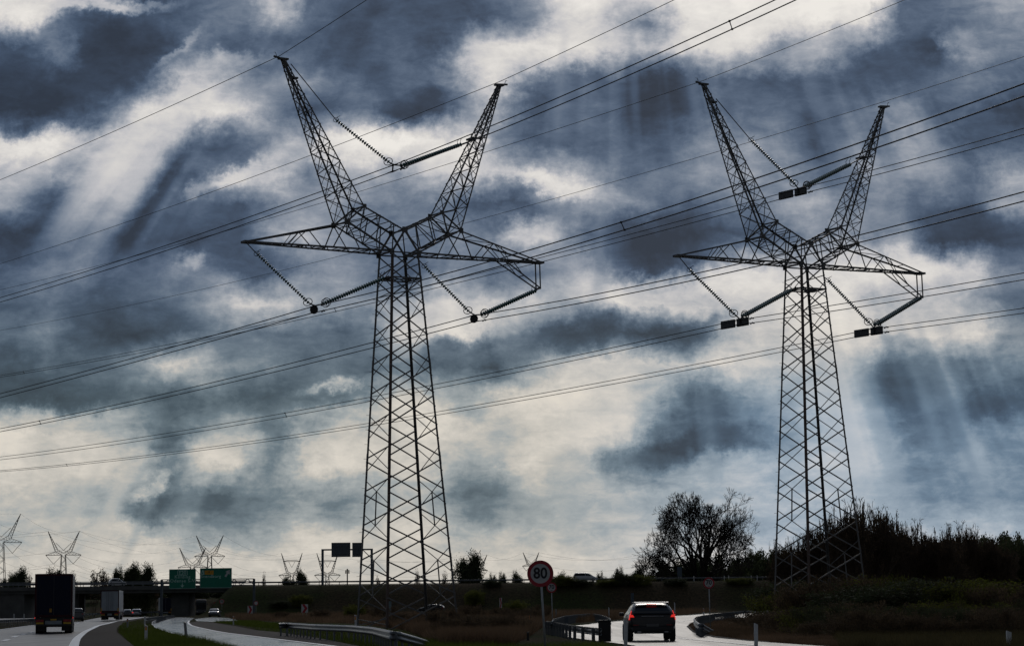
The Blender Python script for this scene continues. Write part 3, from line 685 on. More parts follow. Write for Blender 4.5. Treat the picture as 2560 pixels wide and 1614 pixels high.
for k, where in ends.items():
    root = thing('conductor_bundle', 'pair of parallel conductors hung ' + where, 'power line', tuple(armpt(WR[k + 'U'][0], int(k[0]))), 0, 'conductor pairs of the two large pylons')
    o0 = np.array(root.location); PU, ptsU, fU = wire_pts(k + 'U'); PL, ptsL, fL = wire_pts(k + 'L'); CL[k] = (PU, PL)
    rad = .034 if k[0] == '1' else .030
    m = MB(); m.tube([p - o0 for p in ptsU], rad, 6); m.build('conductor', WIRE, root, True)
    m = MB(); m.tube([p - o0 for p in ptsL], rad, 6); m.build('conductor', WIRE, root, True)
    for sx, _ in SP[k]:
        az = AZL if sx < WR[k + 'U'][0][0] else AZR
        b, c, d = fU[az]; n = V3(math.cos(az), math.sin(az), 0)
        r = ray(sx, 700); t = ((CAM + r * (((PU - CAM) @ n) / (r @ n))) - PU) @ d
        p = PU + d * t + V3(0, 0, b * t + c * t * t); b2, c2, d2 = fL[az]; t2 = t + (-.35); q = PL + d * t2 + V3(0, 0, b2 * t2 + c2 * t2 * t2)
        m = MB(); m.tube([p - o0, q - o0], .03, 5); m.box(p - o0, (.12, .12, .1)); m.box(q - o0, (.12, .12, .1)); m.build('spacer', BLACK, root)

# V strings
def vstring(k, lt, ls, le, rs, re, rt, label, heavy):
    i = int(k[0]); U, Lo = CL[k]; root = thing('insulator_assembly', label, 'insulators', tuple(U), 0, 'V shaped insulator strings')
    o0 = U; g = GLASSG if i == 1 else GLASSGLINT
    A = lambda px: armpt(px, i) - o0
    m = MB(); m.tube([A(lt), A(ls)], .035, 6); m.build('link_rod', STEEL2, root)
    nd = int(np.linalg.norm(A(le) - A(ls)) / .2)
    m = MB(); m.disc_string(A(ls), A(le), nd, .15); m.build('insulator_string', g, root, True)
    m = MB(); m.tube([A(le), V3(0, 0, .05)], .05, 6); m.tube([A(rs), V3(0, 0, .02)], .05, 6)
    for t in (-1, 1): m.tube([A(rs) + LDIR * .22 * t, A(rs) - LDIR * .22 * t], .03, 5)
    m.build('yoke', BLACK, root); m = MB(); m.bar(A(re) + LDIR * .3, A(re) - LDIR * .3, .08); m.tube([A(re), A(rt)], .05, 6); m.build('link_rod', BLACK, root)
    for t in (-1, 1):
        m = MB(); m.disc_string(A(rs) + LDIR * .2 * t, A(re) + LDIR * .2 * t, int(np.linalg.norm(A(re) - A(rs)) / .2), .16); m.build('insulator_string', g, root, True)
        m = MB(); c = A(rs) + LDIR * .2 * t + unit(A(re) - A(rs)) * (.25 + .2 * t); m.torus(c, unit(A(re) - A(rs)) + LDIR * .5, .30, .028); m.build('grading_ring', BLACK, root, True)
        m = MB(); c = A(re) + LDIR * .2 * t; m.tube([c, c + V3(-.1, 0, .25), c + V3(.05, 0, .5)], .02, 5); m.build('arcing_horn', BLACK, root)
    m = MB(); d = unit(A(le) - A(ls)); m.torus(A(le) - d * .1, d + LDIR * .8, .32, .03); m.build('grading_ring', BLACK, root, True)
    m = MB(); c = A(ls); m.tube([c, c + V3(.12, 0, .22), c + V3(.3, 0, .3)], .02, 5); m.torus(c, d + LDIR, .2, .02, 12, 5); m.build('arcing_horn', BLACK, root)
    # clamp plates between the two conductors
    dz = Lo - o0; m = MB(); m.bar(V3(0, 0, .1), dz - V3(0, 0, .05), .16, .1)
    for p in (V3(0, 0, 0), dz):
        m.tube([p - LDIR * .7, p - LDIR * .2, p + LDIR * .2, p + LDIR * .7], [.03, .06, .06, .03], 6)
    m.build('suspension_clamp', BLACK, root)
    if heavy == 'drum':
        m = MB(); c = dz * .5 + V3(0, 0, -.02); ax = V3(math.sin(.1), -math.cos(.1), 0) 
        m.tube([c - ADIR * 0 - ax * .2, c + ax * .2], .29, 20); m.build('counterweight', BLACK, root)
    if heavy == 'plates':
        for a, b, h in ((.75, 2.35, .0), (-.85, .45, .0)):
            m = MB(); c = dz * .5
            pa, pb = c + LDIR * a, c + LDIR * b
            m.prism(pa - V3(0, 0, .31) - ADIR * .08 + ADIR * .1, pb - V3(0, 0, .31) - ADIR * .08 + ADIR * .1, V3(0, 0, .62), ADIR * .16); m.build('counterweight', BLACK, root, bevel=.02)
    for p, dt in ((V3(0, 0, 0), 1.6), (dz, 1.7)):
        d2 = V3(math.sin(AZR), -math.cos(AZR), 0); c = p + d2 * dt - V3(0, 0, .1); m = MB()
        if heavy != 'none' or dt == 1.7:
            m.tube([c - d2 * .2, c + d2 * .2], .03, 5); m.box(c - d2 * .22, (.1, .1, .1)); m.box(c + d2 * .22, (.1, .1, .1)); m.bar(c, c + V3(0, 0, .12), .04); m.build('vibration_damper', BLACK, root)
vstring('1m', (727, 160), (840, 300), (973, 406), (1004, 414), (1150, 362), (1183, 350), 'dark green V shaped insulator set between the horns of the left pylon', 'none')
vstring('1l', (617, 608), (642, 634), (772, 757), (808, 759), (957, 696), (972, 690), 'dark green V shaped insulator set under the left arm of the left pylon', 'drum')
vstring('1r', (1040, 642), (1061, 665), (1172, 778), (1205, 786), (1336, 727), (1346, 722), 'dark green V shaped insulator set under the right arm of the left pylon', 'drum')
vstring('2m', (1790, 247), (1877, 350), (1987, 460), (2012, 466), (2122, 412), (2150, 398), 'V shaped insulator set with painted glints between the horns of the right pylon', 'plates')
vstring('2l', (1697, 641), (1724, 674), (1836, 785), (1857, 790), (1975, 726), (1990, 718), 'V shaped insulator set with painted glints under the left arm of the right pylon', 'plates')
vstring('2r', (2058, 690), (2070, 700), (2173, 806), (2188, 812), (2298, 745), (2303, 741), 'V shaped insulator set with painted glints under the right arm of the right pylon', 'plates')

# ------------------------------------------------------------------ distant pylons
def far_pylon(px, tip_y, D, horn, armh, drop, label, beam=False, yaw=0., tilt=0.):
    top = PD(px, tip_y, D); H = top[2] - 0; r = .24 * D / 1350
    root = thing('distant_pylon', label, 'pylon', (top[0], D, 0), yaw, 'pylons on the horizon')
    za = H - drop; zv = za + 1.2; m = MB(); ww = 1.1
    for s in (-1, 1):
        for t in (-1, 1): m.bar((s * 3, t * 2.4, -.5), (s * ww, t * ww, za), r * 1.3)
    for t in (-1, 1):
        n = int(za / 2.6); 
        for i in range(n):
            z0, z1 = za * i / n, za * (i + 1) / n; w0, w1 = 3 + (ww - 3) * z0 / za, 3 + (ww - 3) * z1 / za; s = 1 if i % 2 else -1
            m.bar((-s * w0, t * 1.5, z0), (s * w1, t * 1.5, z1), r * .7)
    m.build('tower_body', STEEL, root)
    for s in (-1, 1):
        m = MB(); O = V3(s * horn * .52, 0, za + 1.9); I = V3(s * horn * .36, 0, za + 3.1); Ht = V3(s * horn, 0, H)
        m.bar((s * ww, 0, za), O, r); m.bar((0, 0, zv), I, r); m.bar(O, Ht, r * 1.2); m.bar(I, Ht, r * 1.2)
        for i in range(3): m.bar(lerp(V3(s * ww, 0, za), O, (i + .5) / 3), lerp(V3(0, 0, zv), I, (i + 1) / 3), r * .7); m.bar(lerp(V3(s * ww, 0, za), O, (i + .5) / 3), lerp(V3(0, 0, zv), I, i / 3), r * .7)
        for i in range(8):
            a, b = i / 8, (i + 1) / 8; m.bar(lerp(O, Ht, a), lerp(I, Ht, b), r * .7); m.bar(lerp(I, Ht, a), lerp(O, Ht, b), r * .7)
        m.build('horn', STEEL, root)
        m = MB(); m.bar((s * ww, 0, za), (s * armh, 0, za - .1), r * 1.3); m.bar(O, (s * armh, 0, za), r)
        for i in range(1, 5): m.bar(lerp((s * ww, 0, za), (s * armh, 0, za), i / 5), lerp(O, V3(s * armh, 0, za), (i - .5) / 5), r * .6)
        m.build('crossarm', STEEL, root)
        m = MB(); c = V3(s * (armh * .55), 0, za - 5.2); m.bar((s * armh, 0, za), c, r * .9); m.bar((s * ww, 0, za - .3), c, r * .9); m.build('insulator_string', BLACK, root)
    m = MB()
    if beam:
        zb = H - drop * .38; hx = horn * .78
        m.bar((-hx, 0, zb), (hx, 0, zb), r * 1.2); m.bar((-hx * .5, 0, zb + 1), (hx * .5, 0, zb + 1), r); m.bar((-hx, 0, zb), (-hx * .5, 0, zb + 1), r); m.bar((hx, 0, zb), (hx * .5, 0, zb + 1), r)
        m.bar((-hx * .4, 0, zb), (0, 0, zb - 5), r * .7); m.bar((hx * .4, 0, zb), (0, 0, zb - 5), r * .7); m.build('crossbeam', STEEL, root)
    else:
        zc = H - drop * .85; m.bar((0, 0, zc + .6), (-horn * .5, 0, zc + 5), r * .9); m.bar((0, 0, zc + .6), (horn * .5, 0, zc + 5), r * .9); m.build('insulator_string', BLACK, root)
    return dict(x=top[0], y=D, H=H, za=za, horn=horn, armh=armh)
FP = {}
FP[1] = far_pylon(4, 1284, 1110, 9.2, 10, 13.6, 'distant pylon cut off by the left edge of the photo, leftmost on the horizon')
FP[2] = far_pylon(159.5, 1327, 1350, 9.2, 10.4, 13.8, 'distant V horned pylon rising behind the dark blue truck')
FP[3] = far_pylon(524.5, 1337.5, 1560, 9.2, 10.3, 13.9, 'distant V horned pylon above the right half of the green motorway signs')
FP[4] = far_pylon(481.5, 1368.5, 1620, 9.2, 10.2, 13.6, 'distant pylon half hidden behind the left green motorway sign')
FP[5] = far_pylon(729.5, 1381.5, 1950, 8.8, 11, 18.5, 'distant pylon with a crossbeam between its horns left of the sign gantry', True)
FP[6] = far_pylon(818.5, 1381.5, 1950, 9.0, 11, 18.5, 'distant pylon with a crossbeam seen under the grey gantry sign', True)
FP[7] = far_pylon(1194, 1386, 2100, 8.5, 9, 14, 'distant pylon mostly hidden behind the round tree')
FP[8] = far_pylon(1327.5, 1380, 2500, 8.6, 9.5, 14.5, 'distant pylon just above the 80 speed sign')
def span(a, b, off, z0, z1, sag, r):
    p, q = V3(a['x'] + off[0], a['y'], z0), V3(b['x'] + off[1], b['y'], z1)
    return [lerp(p, q, t) - V3(0, 0, 4 * sag * t * (1 - t)) for t in np.linspace(0, 1, 20)]
ext = lambda f, dx, dy, dz=0: dict(f, x=f['x'] + dx, y=f['y'] + dy, H=f['H'] + dz, za=f['za'] + dz)
pairs = [(FP[1], FP[2], 5), (FP[2], FP[3], 9), (FP[3], FP[5], 9), (FP[2], FP[4], 10), (FP[4], FP[6], 9), (FP[6], FP[7], 9), (FP[7], FP[8], 8), (FP[8], ext(FP[8], 130, 250), 8), (ext(FP[2], -130, -60), FP[2], 6), (ext(FP[1], -120, -330, 1), FP[1], 5)]
nm = ['between the leftmost pylon and the one behind the truck', 'between the pylon behind the truck and the one above the green signs', 'from the pylon above the green signs to the crossbeam pylons', 'dipping to the pylon behind the left green sign',
      'from the half hidden pylon to the one by the gantry', 'running behind the big left pylon towards the round tree', 'between the round tree and the 80 sign', 'from above the 80 sign to the white van', 'running left from the pylon behind the truck', 'leaving the photo left of the leftmost pylon']
for (a, b, sag), n in zip(pairs, nm):
    m = MB(); r = .045 * (a['y'] + b['y']) / 2 / 1350
    for s in (-1, 1):
        m.tube(span(a, b, (s * a['horn'], s * b['horn']), a['H'], b['H'], sag * .8, r), r, 3); m.tube(span(a, b, (s * a['armh'] * .55, s * b['armh'] * .55), a['za'] - 5.2, b['za'] - 5.2, sag, r), r, 3)
    m.tube(span(a, b, (0, 0), a['H'] - 11, b['H'] - 11, sag, r), r, 3)
    tag(m.build('distant_power_line', WIRE), 'faint distant wires ' + n, 'power line', 'power lines on the horizon')

# ------------------------------------------------------------------ bridge and overpass
ODZ = 6.32
def rail_strip(name, root, x0, x1, y, z0, z1, th, m):
    b = MB(); b.box(((x0 + x1) / 2, y, (z0 + z1) / 2), (x1 - x0, th, z1 - z0)); return b.build(name, m, root)
def build_bridge():
    root = thing('overpass_bridge', 'dark concrete road bridge crossing over the motorway on the left', 'bridge', (-88, 455, .4))
    o = V3(-88, 455, .4); L = lambda x, y, z: V3(x, y, z) - o
    m = MB(); m.box(L(-88.5, 455, 5.55), (73, 13.4, 1.1)); m.build('deck', CONC, root)
    for y in (448.1, 461.9):
        m = MB(); m.box(L(-88.5, y, 5.95), (73.2, .45, .75)); m.build('edge_beam', CONC, root)
        m = MB()
        m.box(L(-88.5, y, 7.2), (73, .1, .12)); m.box(L(-88.5, y, 6.9), (73, .06, .22))
        x = -124
        while x < -52.5: m.box(L(x, y, 6.75), (.1, .1, .85)); x += 2.
        m.build('railing', RAILD, root)
    for px0, px1 in ((187, 204), (437, 480)):
        xa, xb = PX(px0, 455, 2), PX(px1, 455, 2)
        for yy in ((455,) if px0 == 437 else (451.5, 458.5)):
            m = MB(); m.box(L((xa + xb) / 2, yy, 2.6), (xb - xa, 9 if px0 == 437 else 1.2, 4.85)); m.build('pier', CONC, root, bevel=.05)
    xa = PX(593, 450, 3); m = MB(); m.box(L(xa + .9, 455, 2.7), (1.8, 13.2, 4.6)); m.build('abutment', CONC, root)
    xa = PX(64, 450, 3); m = MB(); m.box(L(xa - 8, 455, 2.7), (16, 12.8, 4.6)); m.build('abutment', CONC, root)
build_bridge()
def strip(name, x0, x1, ya, yb, z, m):
    n = 80; xs = np.linspace(x0, x1, n); v = np.array([(x, y, z) for x in xs for y in (ya, yb)]); f = np.array([(2 * i, 2 * i + 2, 2 * i + 3, 2 * i + 1) for i in range(n - 1)])
    return tag(mesh_obj(name, v, f, m), kind='structure')
strip('overpass_road', -125, 330, 449.2, 460.6, ODZ, ASPH2)
strip('road_marking', -125, 330, 450.1, 450.35, ODZ + .012, LINEM)
strip('road_marking', -125, 330, 459.4, 459.65, ODZ + .012, LINEM)

WP = [(0, 0), (.055, -.045), (.055, -.10), (.005, -.155), (.055, -.21), (.055, -.265), (0, -.31)]
POST_ME = {}
def guardrail(label, P3, spacing=2., flip=1, double=False, drop_end=None, postsz=(.12, .07), box_end=False, group=None, scale=1.):
    P = np.array(P3); seg = np.linalg.norm(np.diff(P, axis=0), axis=1); T = np.concatenate([[0], np.cumsum(seg)]); N = max(4, int(T[-1] / .8))
    ts = np.linspace(0, T[-1], N); Q = np.stack([np.interp(ts, T, P[:, i]) for i in range(3)], 1)
    for _ in range(5): Q[1:-1] = (Q[:-2] + 2 * Q[1:-1] + Q[2:]) / 4
    o = Q[0].copy(); o[2] = tz(o[0], o[1]) if o[1] < 426 else P[0][2] - .75
    root = thing('guardrail', label, 'guardrail', tuple(o), 0, group)
    d = np.gradient(Q, axis=0); d[:, 2] = 0; d /= np.linalg.norm(d, axis=1)[:, None]; n = np.stack([-d[:, 1], d[:, 0], d[:, 2] * 0], 1)
    for sd in ((1, -1) if double else (flip,)):
        ring = [(a + .07, b) for a, b in WP] + [(a + .062, b) for a, b in WP[::-1]]
        v = np.array([Q[i] - o + n[i] * sd * a * scale + V3(0, 0, b * scale) for i in range(N) for a, b in ring]); K = len(ring)
        f = [(i * K + k, i * K + (k + 1) % K, (i + 1) * K + (k + 1) % K, (i + 1) * K + k) for i in range(N - 1) for k in range(K)]
        mesh_obj('rail_beam', v, np.array(f), RAIL, root, False)
    np_ = int(T[-1] / spacing); me = None
    for k in range(min(np_, 100)):
        t = (k + .5) / np_ * T[-1]; c = np.array([np.interp(t, ts, Q[:, i]) for i in range(3)]); g = tz(c[0], c[1]) if c[1] < 426 else o[2]
        dd = np.array([np.interp(t, ts, d[:, i]) for i in range(2)])
        if me is None:
            m = MB(); m.box((0, 0, -.5), (postsz[0], postsz[1], 1.)); m.box((0, .0, -.16), (.1, .16, .2)); po = m.build('post', RAILD, root); me = po.data
        else: po = bpy.data.objects.new('post', me); COL.objects.link(po); po.parent = root
        po.location = c - o - V3(0, 0, .03); po.scale = (1, 1, max(.1, c[2] - g + .05)); po.rotation_euler = (0, 0, math.atan2(dd[1], dd[0]))
    return root, Q, o
def gpath(L, h): 
    hs = h if isinstance(h, (list, tuple)) else [h] * len(L)
    return [G(x, y, hh) for (x, y), hh in zip(L, hs)]
GG = 'guardrails'
guardrail('long curved guardrail whose near end dives into the grass below the left pylon', gpath([(693, 1556), (720, 1555), (789, 1559), (879, 1561.5), (935, 1566), (985, 1575.7), (1033, 1589), (1066, 1600)], [.75] * 5 + [.74, .5, .15]), 2., -1, group=GG)
r_, Q_, o_ = guardrail('guardrail with close set posts ending in a black box beside the black car', gpath([(1361, 1551), (1391, 1555), (1431.5, 1562), (1466, 1566), (1498, 1569)], [.70, .68, .64, .6, .57]), 2.7, 1, False, postsz=(.14, .13), group=GG)
c = G(1512, 1603); m = MB(); m.box((0, 0, .43), (.52, .3, .86)); m.box((0, 0, .88), (.56, .34, .05)); bb = m.build('crash_cushion', BLACK, None, bevel=.015); bb.location = tuple(c); tag(bb, 'black box cushion at the near end of the double guardrail', 'crash cushion')
guardrail('far guardrail bending round the loop left of the black car', gpath([(1383, 1551), (1388, 1545), (1413, 1538.4), (1439.5, 1535), (1479, 1532), (1500.6, 1535), (1519, 1542), (1523, 1547)], .75), 2.5, 1, group=GG)
guardrail('curved guardrail on the right with its near end flared to the ground', gpath([(1780, 1573.5), (1766, 1566), (1753, 1558), (1741, 1549), (1739, 1544), (1744, 1540), (1760, 1537), (1785, 1533), (1811.6, 1530.6), (1838, 1528), (1865, 1525.5), (1889, 1524.5), (1925, 1522)], [.12, .4, .65] + [.75] * 10), 2., 1, group=GG)
guardrail('guardrail along the median at the left edge behind the dark truck', gpath([(-60, 1550), (0, 1548), (81, 1545), (150, 1541)], .75), 1.6, 1, group=GG)
guardrail('far motorway guardrail running toward the bridge beside the white truck', gpath([(205, 1533), (252, 1530.5), (300, 1529), (360, 1527.5), (400, 1526)], .75), 3., 1, group=GG)
guardrail('guardrail between motorway and slip road running to the bridge pier', gpath([(366, 1543), (390, 1540), (415, 1537.5), (437, 1536)], .42), 3., 1, group=GG)
guardrail('guardrail along the far edge of the overpass embankment', [(-53, 461.6, ODZ + .78), (0, 461.6, ODZ + .78), (200, 461.6, ODZ + .78)], 4., -1, group=GG)

# ------------------------------------------------------------------ lettering, signs, gantries
def text_obj(name, body, size, m, parent, loc, rot=(math.pi / 2, 0, 0), ext=.004, off=0., align='CENTER', sx=1., spacing=1.):
    cu = bpy.data.curves.new(name, 'FONT'); cu.body = body; cu.size = size; cu.extrude = ext; cu.offset = off; cu.align_x = align; cu.align_y = 'CENTER'; cu.space_character = spacing; cu.resolution_u = 3
    t = bpy.data.objects.new(name, cu); COL.objects.link(t)
    me = bpy.data.meshes.new_from_object(t.evaluated_get(bpy.context.evaluated_depsgraph_get())); bpy.data.objects.remove(t)
    me.materials.clear(); me.materials.append(m)
    o = bpy.data.objects.new(name, me); COL.objects.link(o); o.parent = parent; o.location = loc; o.rotation_euler = rot; o.scale = (sx, 1, 1); return o
def disc_mesh(m, c, R, th, n=40, r0=0.):
    """disc or ring facing -y"""
    vs = []; 
    for y in (0, th):
        for k in range(n): a = 2 * math.pi * k / n; vs.append(V3(c[0] + R * math.cos(a), c[1] + y, c[2] + R * math.sin(a)))
    if r0 == 0:
        m.add(vs, [tuple(range(n))] + [tuple(range(2 * n - 1, n - 1, -1))] + [(k, k + n, (k + 1) % n + n, (k + 1) % n) for k in range(n)])
    else:
        for y in (0, th):
            for k in range(n): a = 2 * math.pi * k / n; vs.append(V3(c[0] + r0 * math.cos(a), c[1] + y, c[2] + r0 * math.sin(a)))
        fs = []
        for k in range(n):
            k2 = (k + 1) % n; fs += [(k, k2, 2 * n + k2, 2 * n + k), (n + k, 3 * n + k, 3 * n + k2, n + k2), (k, n + k, n + k2, k2), (2 * n + k, 2 * n + k2, 3 * n + k2, 3 * n + k)]
        m.add(vs, fs)
def speed_sign(px, py, dia, D, txt, label, base_px=None, sub=None, rw=.13, group='round speed limit signs', zb=None):
    c = PD(px, py, D); gz = tz(c[0], D) if zb is None else zb
    root = thing('speed_sign', label, 'road sign', (c[0], D, gz), 0, group); h = c[2] - gz; R = dia / 2
    bx = 0 if base_px is None else base_px
    m = MB(); m.tube([(bx, .06, -.3), (0, .06, h + R * .6)], .038 if dia > .8 else .03, 10); m.build('pole', POLE, root, True)
    m = MB(); disc_mesh(m, (0, 0, h), R, .02); m.build('sign_plate', PWHITE, root)
    m = MB(); disc_mesh(m, (0, -.006, h), R, .004, 48, R * (1 - rw * 2)); m.build('red_border', PRED, root)
    if txt: text_obj('lettering', txt, dia * .58, PBLACK, root, (0, -.010, h + (.02 if sub else 0) * dia * 2), off=.012 * dia, sx=.92)
    if sub: text_obj('small_lettering', sub, dia * .13, PBLACK, root, (0, -.010, h - .27 * dia), off=.002)
    m = MB(); m.bar((-.12, .03, h + R * .3), (.12, .03, h + R * .3), .05); m.bar((-.12, .03, h - R * .4), (.12, .03, h - R * .4), .05); m.build('clamp', POLE, root)
    return root
speed_sign(1350.8, 1432.7, .9, 79, '80', 'large round 80 speed limit sign with red border on a leaning white pole', .16)
speed_sign(1378.8, 1467.4, .72, 161, '70', 'round 70 speed limit sign half behind the big 80 sign', .05, 'km')
speed_sign(1772, 1456.2, .72, 148, '70', 'round 70 speed limit sign standing inside the right guardrail', .06, 'km')
speed_sign(554.3, 1502.3, .95, 435, '70', 'small round 70 sign right of the dark car under the bridge', .05)
speed_sign(640, 1506.5, .8, 400, '', 'tiny blank round sign with red border right of the left gantry', 0)
speed_sign(539, 1508, .8, 470, '', 'small round red sign left of the 70 sign beyond the bridge', 0, rw=.4)
speed_sign(543.5, 1518, .6, 480, '', 'small red bordered sign on a low white board past the bridge', 0, rw=.3)

def chevron(px0, px1, py0, py1, D, label, flip=1, slim=False):
    a, b = PD(px0, py0, D), PD(px1, py1, D); w, h = b[0] - a[0], a[2] - b[2]; gz = tz((a[0] + b[0]) / 2, D)
    root = thing('chevron_sign', label, 'road sign', ((a[0] + b[0]) / 2, D, gz), 0, 'red and white chevron signs'); zc = (a[2] + b[2]) / 2 - gz
    m = MB(); m.box((0, .02, zc), (w, .03, h)); m.build('sign_plate', PWHITE, root)
    m = MB(); t = w * .42
    for s in (-1, 1):
        p = [(-w * .42 * flip, -h * .5 * s), (-w * .42 * flip + t * flip, -h * .5 * s), (w * .42 * flip, 0), (w * .42 * flip - t * flip, 0)]
        vs = [(x, -.004, zc + z * .98) for x, z in p] + [(x, .004, zc + z * .98) for x, z in p]
        m.add(vs, [(0, 1, 2, 3), (7, 6, 5, 4), (0, 4, 5, 1), (1, 5, 6, 2), (2, 6, 7, 3), (3, 7, 4, 0)])
    m.build('red_chevron', PRED, root)
    for x in (-w * .3, w * .3): m = MB(); m.tube([(x, .07, -.2), (x, .07, zc + h * .4)], .03, 6); m.build('post', POLE, root)
chevron(619, 631.5, 1513, 1533, 420, 'red and white chevron board right of the left gantry leg')
chevron(753.5, 770, 1509, 1530, 330, 'red and white chevron board on the brown slope left of the large pylon')
chevron(1248.5, 1255, 1493, 1518, 300, 'narrow chevron board on the dark slope left of the 80 sign')

def plain_sign(px0, px1, py0, py1, D, label, m_=SIGNBACK, name='road_sign', cat='road sign', gz=None, posts=2):
    a, b = PD(px0, py0, D), PD(px1, py1, D); w, h = b[0] - a[0], a[2] - b[2]; gz = tz((a[0] + b[0]) / 2, D) if gz is None else gz
    root = thing(name, label, cat, ((a[0] + b[0]) / 2, D, gz)); zc = (a[2] + b[2]) / 2 - gz
    m = MB(); m.box((0, 0, zc), (w, .04, h)); m.box((0, -.03, zc + h * .25), (w * .96, .03, .05)); m.box((0, -.03, zc - h * .25), (w * .96, .03, .05)); m.build('sign_panel', m_, root)
    for x in ((-w * .3, w * .3) if posts == 2 else (0,)): m = MB(); m.tube([(x, .06, -.2), (x, .06, zc + h * .45)], .04, 6); m.build('post', POLE, root)
PBLUE = mat('pale blue sign sheeting', (.16, .24, .27), .5); PDBLUE = mat('slate blue sign back', (.07, .10, .13), .5)
plain_sign(971, 978.5, 1502, 1528, 300, 'narrow pale blue sign panel behind the left pylon legs', PBLUE, posts=1)
plain_sign(1577, 1585, 1481.5, 1508, 300, 'narrow slate coloured sign above the black car', PDBLUE, posts=1)
plain_sign(1919, 1931, 1469, 1492, 230, 'blue grey sign panel in the bushes left of the right pylon', PDBLUE)
plain_sign(2541, 2562, 1409, 1430, 440, 'grey sign back at the right edge above the bushes', SIGNBACK, gz=ODZ)
plain_sign(1693, 1705, 1416, 1440, 447, 'slate sign back standing in front of the bare tree', PDBLUE, gz=ODZ)
plain_sign(1411, 1421, 1541, 1556, 150, 'small grey panel inside the guardrail loop', SIGNBACK, posts=1)

def gantry1():
    D = 432; xl, xr = PX(404, D, 5), PX(635, D, 5); root = thing('sign_gantry', 'long dark gantry carrying two green motorway signs before the bridge', 'gantry', ((xl + xr) / 2, D, .4)); o = V3((xl + xr) / 2, D, .4); W = (xr - xl) / 2
    zt = PD(500, 1447, D)[2] - .4; zb = zt - 1.15
    for s in (-1, 1): m = MB(); m.box((s * W, 0, zt / 2), (.42, .42, zt)); m.build('post', SIGNBACK, root, bevel=.02)
    m = MB()
    for z in (zt, zb):
        for y in (-.3, .3): m.bar((-W, y, z), (W, y, z), .14)
    n = 14
    for i in range(n):
        x0, x1 = -W + 2 * W * i / n, -W + 2 * W * (i + 1) / n
        for y in (-.3, .3): m.bar((x0, y, zt if i % 2 else zb), (x1, y, zb if i % 2 else zt), .08)
        m.bar((x1, -.3, zt), (x1, .3, zt), .06)
    m.build('truss', SIGNBACK, root)
    return root
gantry1()
def green_sign(px0, px1, py0, py1, label, which):
    D = 431.2; a, b = PD(px0, py0, D), PD(px1, py1, D); w, h = b[0] - a[0], a[2] - b[2]
    root = thing('direction_sign', label, 'road sign', ((a[0] + b[0]) / 2, D, (a[2] + b[2]) / 2), 0, 'green gantry signs'); 
    m = MB(); m.box((0, 0, 0), (w, .10, h)); m.build('sign_panel', PGREEN, root, bevel=.01)
    m = MB(); e = .06
    for z in (-h / 2 + e, h / 2 - e): m.box((0, -.055, z), (w - .1, .012, .05))
    for x in (-w / 2 + e, w / 2 - e): m.box((x, -.055, 0), (.05, .012, h - .2))
    m.build('frame', PTEXT, root); u = w / 250.
    yy = -.062
    if which == 'L':
        text_obj('lettering', 'E20', u * 48, PTEXT, root, (0, yy, h * .31), off=.01)
        m = MB()
        for z in (h * .31 + u * 21, h * .31 - u * 21): m.box((0, -.058, z), (u * 92, .01, u * 5))
        for x in (-u * 46, u * 46): m.box((x, -.058, h * .31), (u * 5, .01, u * 42))
        m.build('route_shield', PTEXT, root)
        text_obj('lettering', 'Kolding', u * 42, PTEXT, root, (0, yy, h * .105), off=.01, spacing=1.15)
        text_obj('lettering', 'Odense S-V', u * 42, PTEXT, root, (0, yy, -h * .10), off=.01, spacing=1.15)
        m = MB(); z0 = -h * .34; m.box((0, -.058, z0 + u * 10), (u * 8, .01, u * 22)); m.add([(-u * 18, -.062, z0 + u * 2), (u * 18, -.062, z0 + u * 2), (0, -.062, z0 - u * 18)], [(0, 2, 1)]); m.build('arrow', PTEXT, root)
    else:
        m = MB(); m.box((-w * .21, -.058, h * .28), (u * 70, .014, u * 32)); m.build('route_number_panel', PORANGE, root)
        text_obj('lettering', '9', u * 28, PBLACK, root, (-w * .21, -.068, h * .28), off=.005)
        m = MB(); m.box((-w * .41, -.058, h * .28 - u * 14), (u * 24, .01, u * 6)); m.bar((-w * .41 - u * 9, -.06, h * .28 - u * 14), (-w * .41 - u * 2, -.06, h * .28 + u * 18), u * 6, .01, (0, 1, 0)); m.bar((-w * .41 + u * 9, -.06, h * .28 - u * 14), (-w * .41 + u * 2, -.06, h * .28 + u * 18), u * 6, .01, (0, 1, 0)); m.build('exit_symbol', PTEXT, root)
        text_obj('lettering', 'Svendborg', u * 34, PTEXT, root, (-w * .155, yy, h * .08), off=.01, spacing=1.1)
        m = MB(); p, q = V3(w * .30, -.06, h * .06), V3(w * .37, -.06, h * .24); m.bar(p, q, u * 15, .012, (0, 1, 0)); d = unit(q - p); n_ = V3(-d[2], 0, d[0])
        m.add([q + n_ * u * 22, q - n_ * u * 22, q + d * u * 30], [(0, 1, 2)]); m.build('arrow', PWHITE, root)
green_sign(423, 489.3, 1422, 1470, 'left green motorway sign reading E20 Kolding Odense S-V with a down arrow', 'L')
green_sign(500, 579.3, 1419.3, 1468, 'right green motorway sign reading Svendborg with an orange number and slanted arrow', 'R')
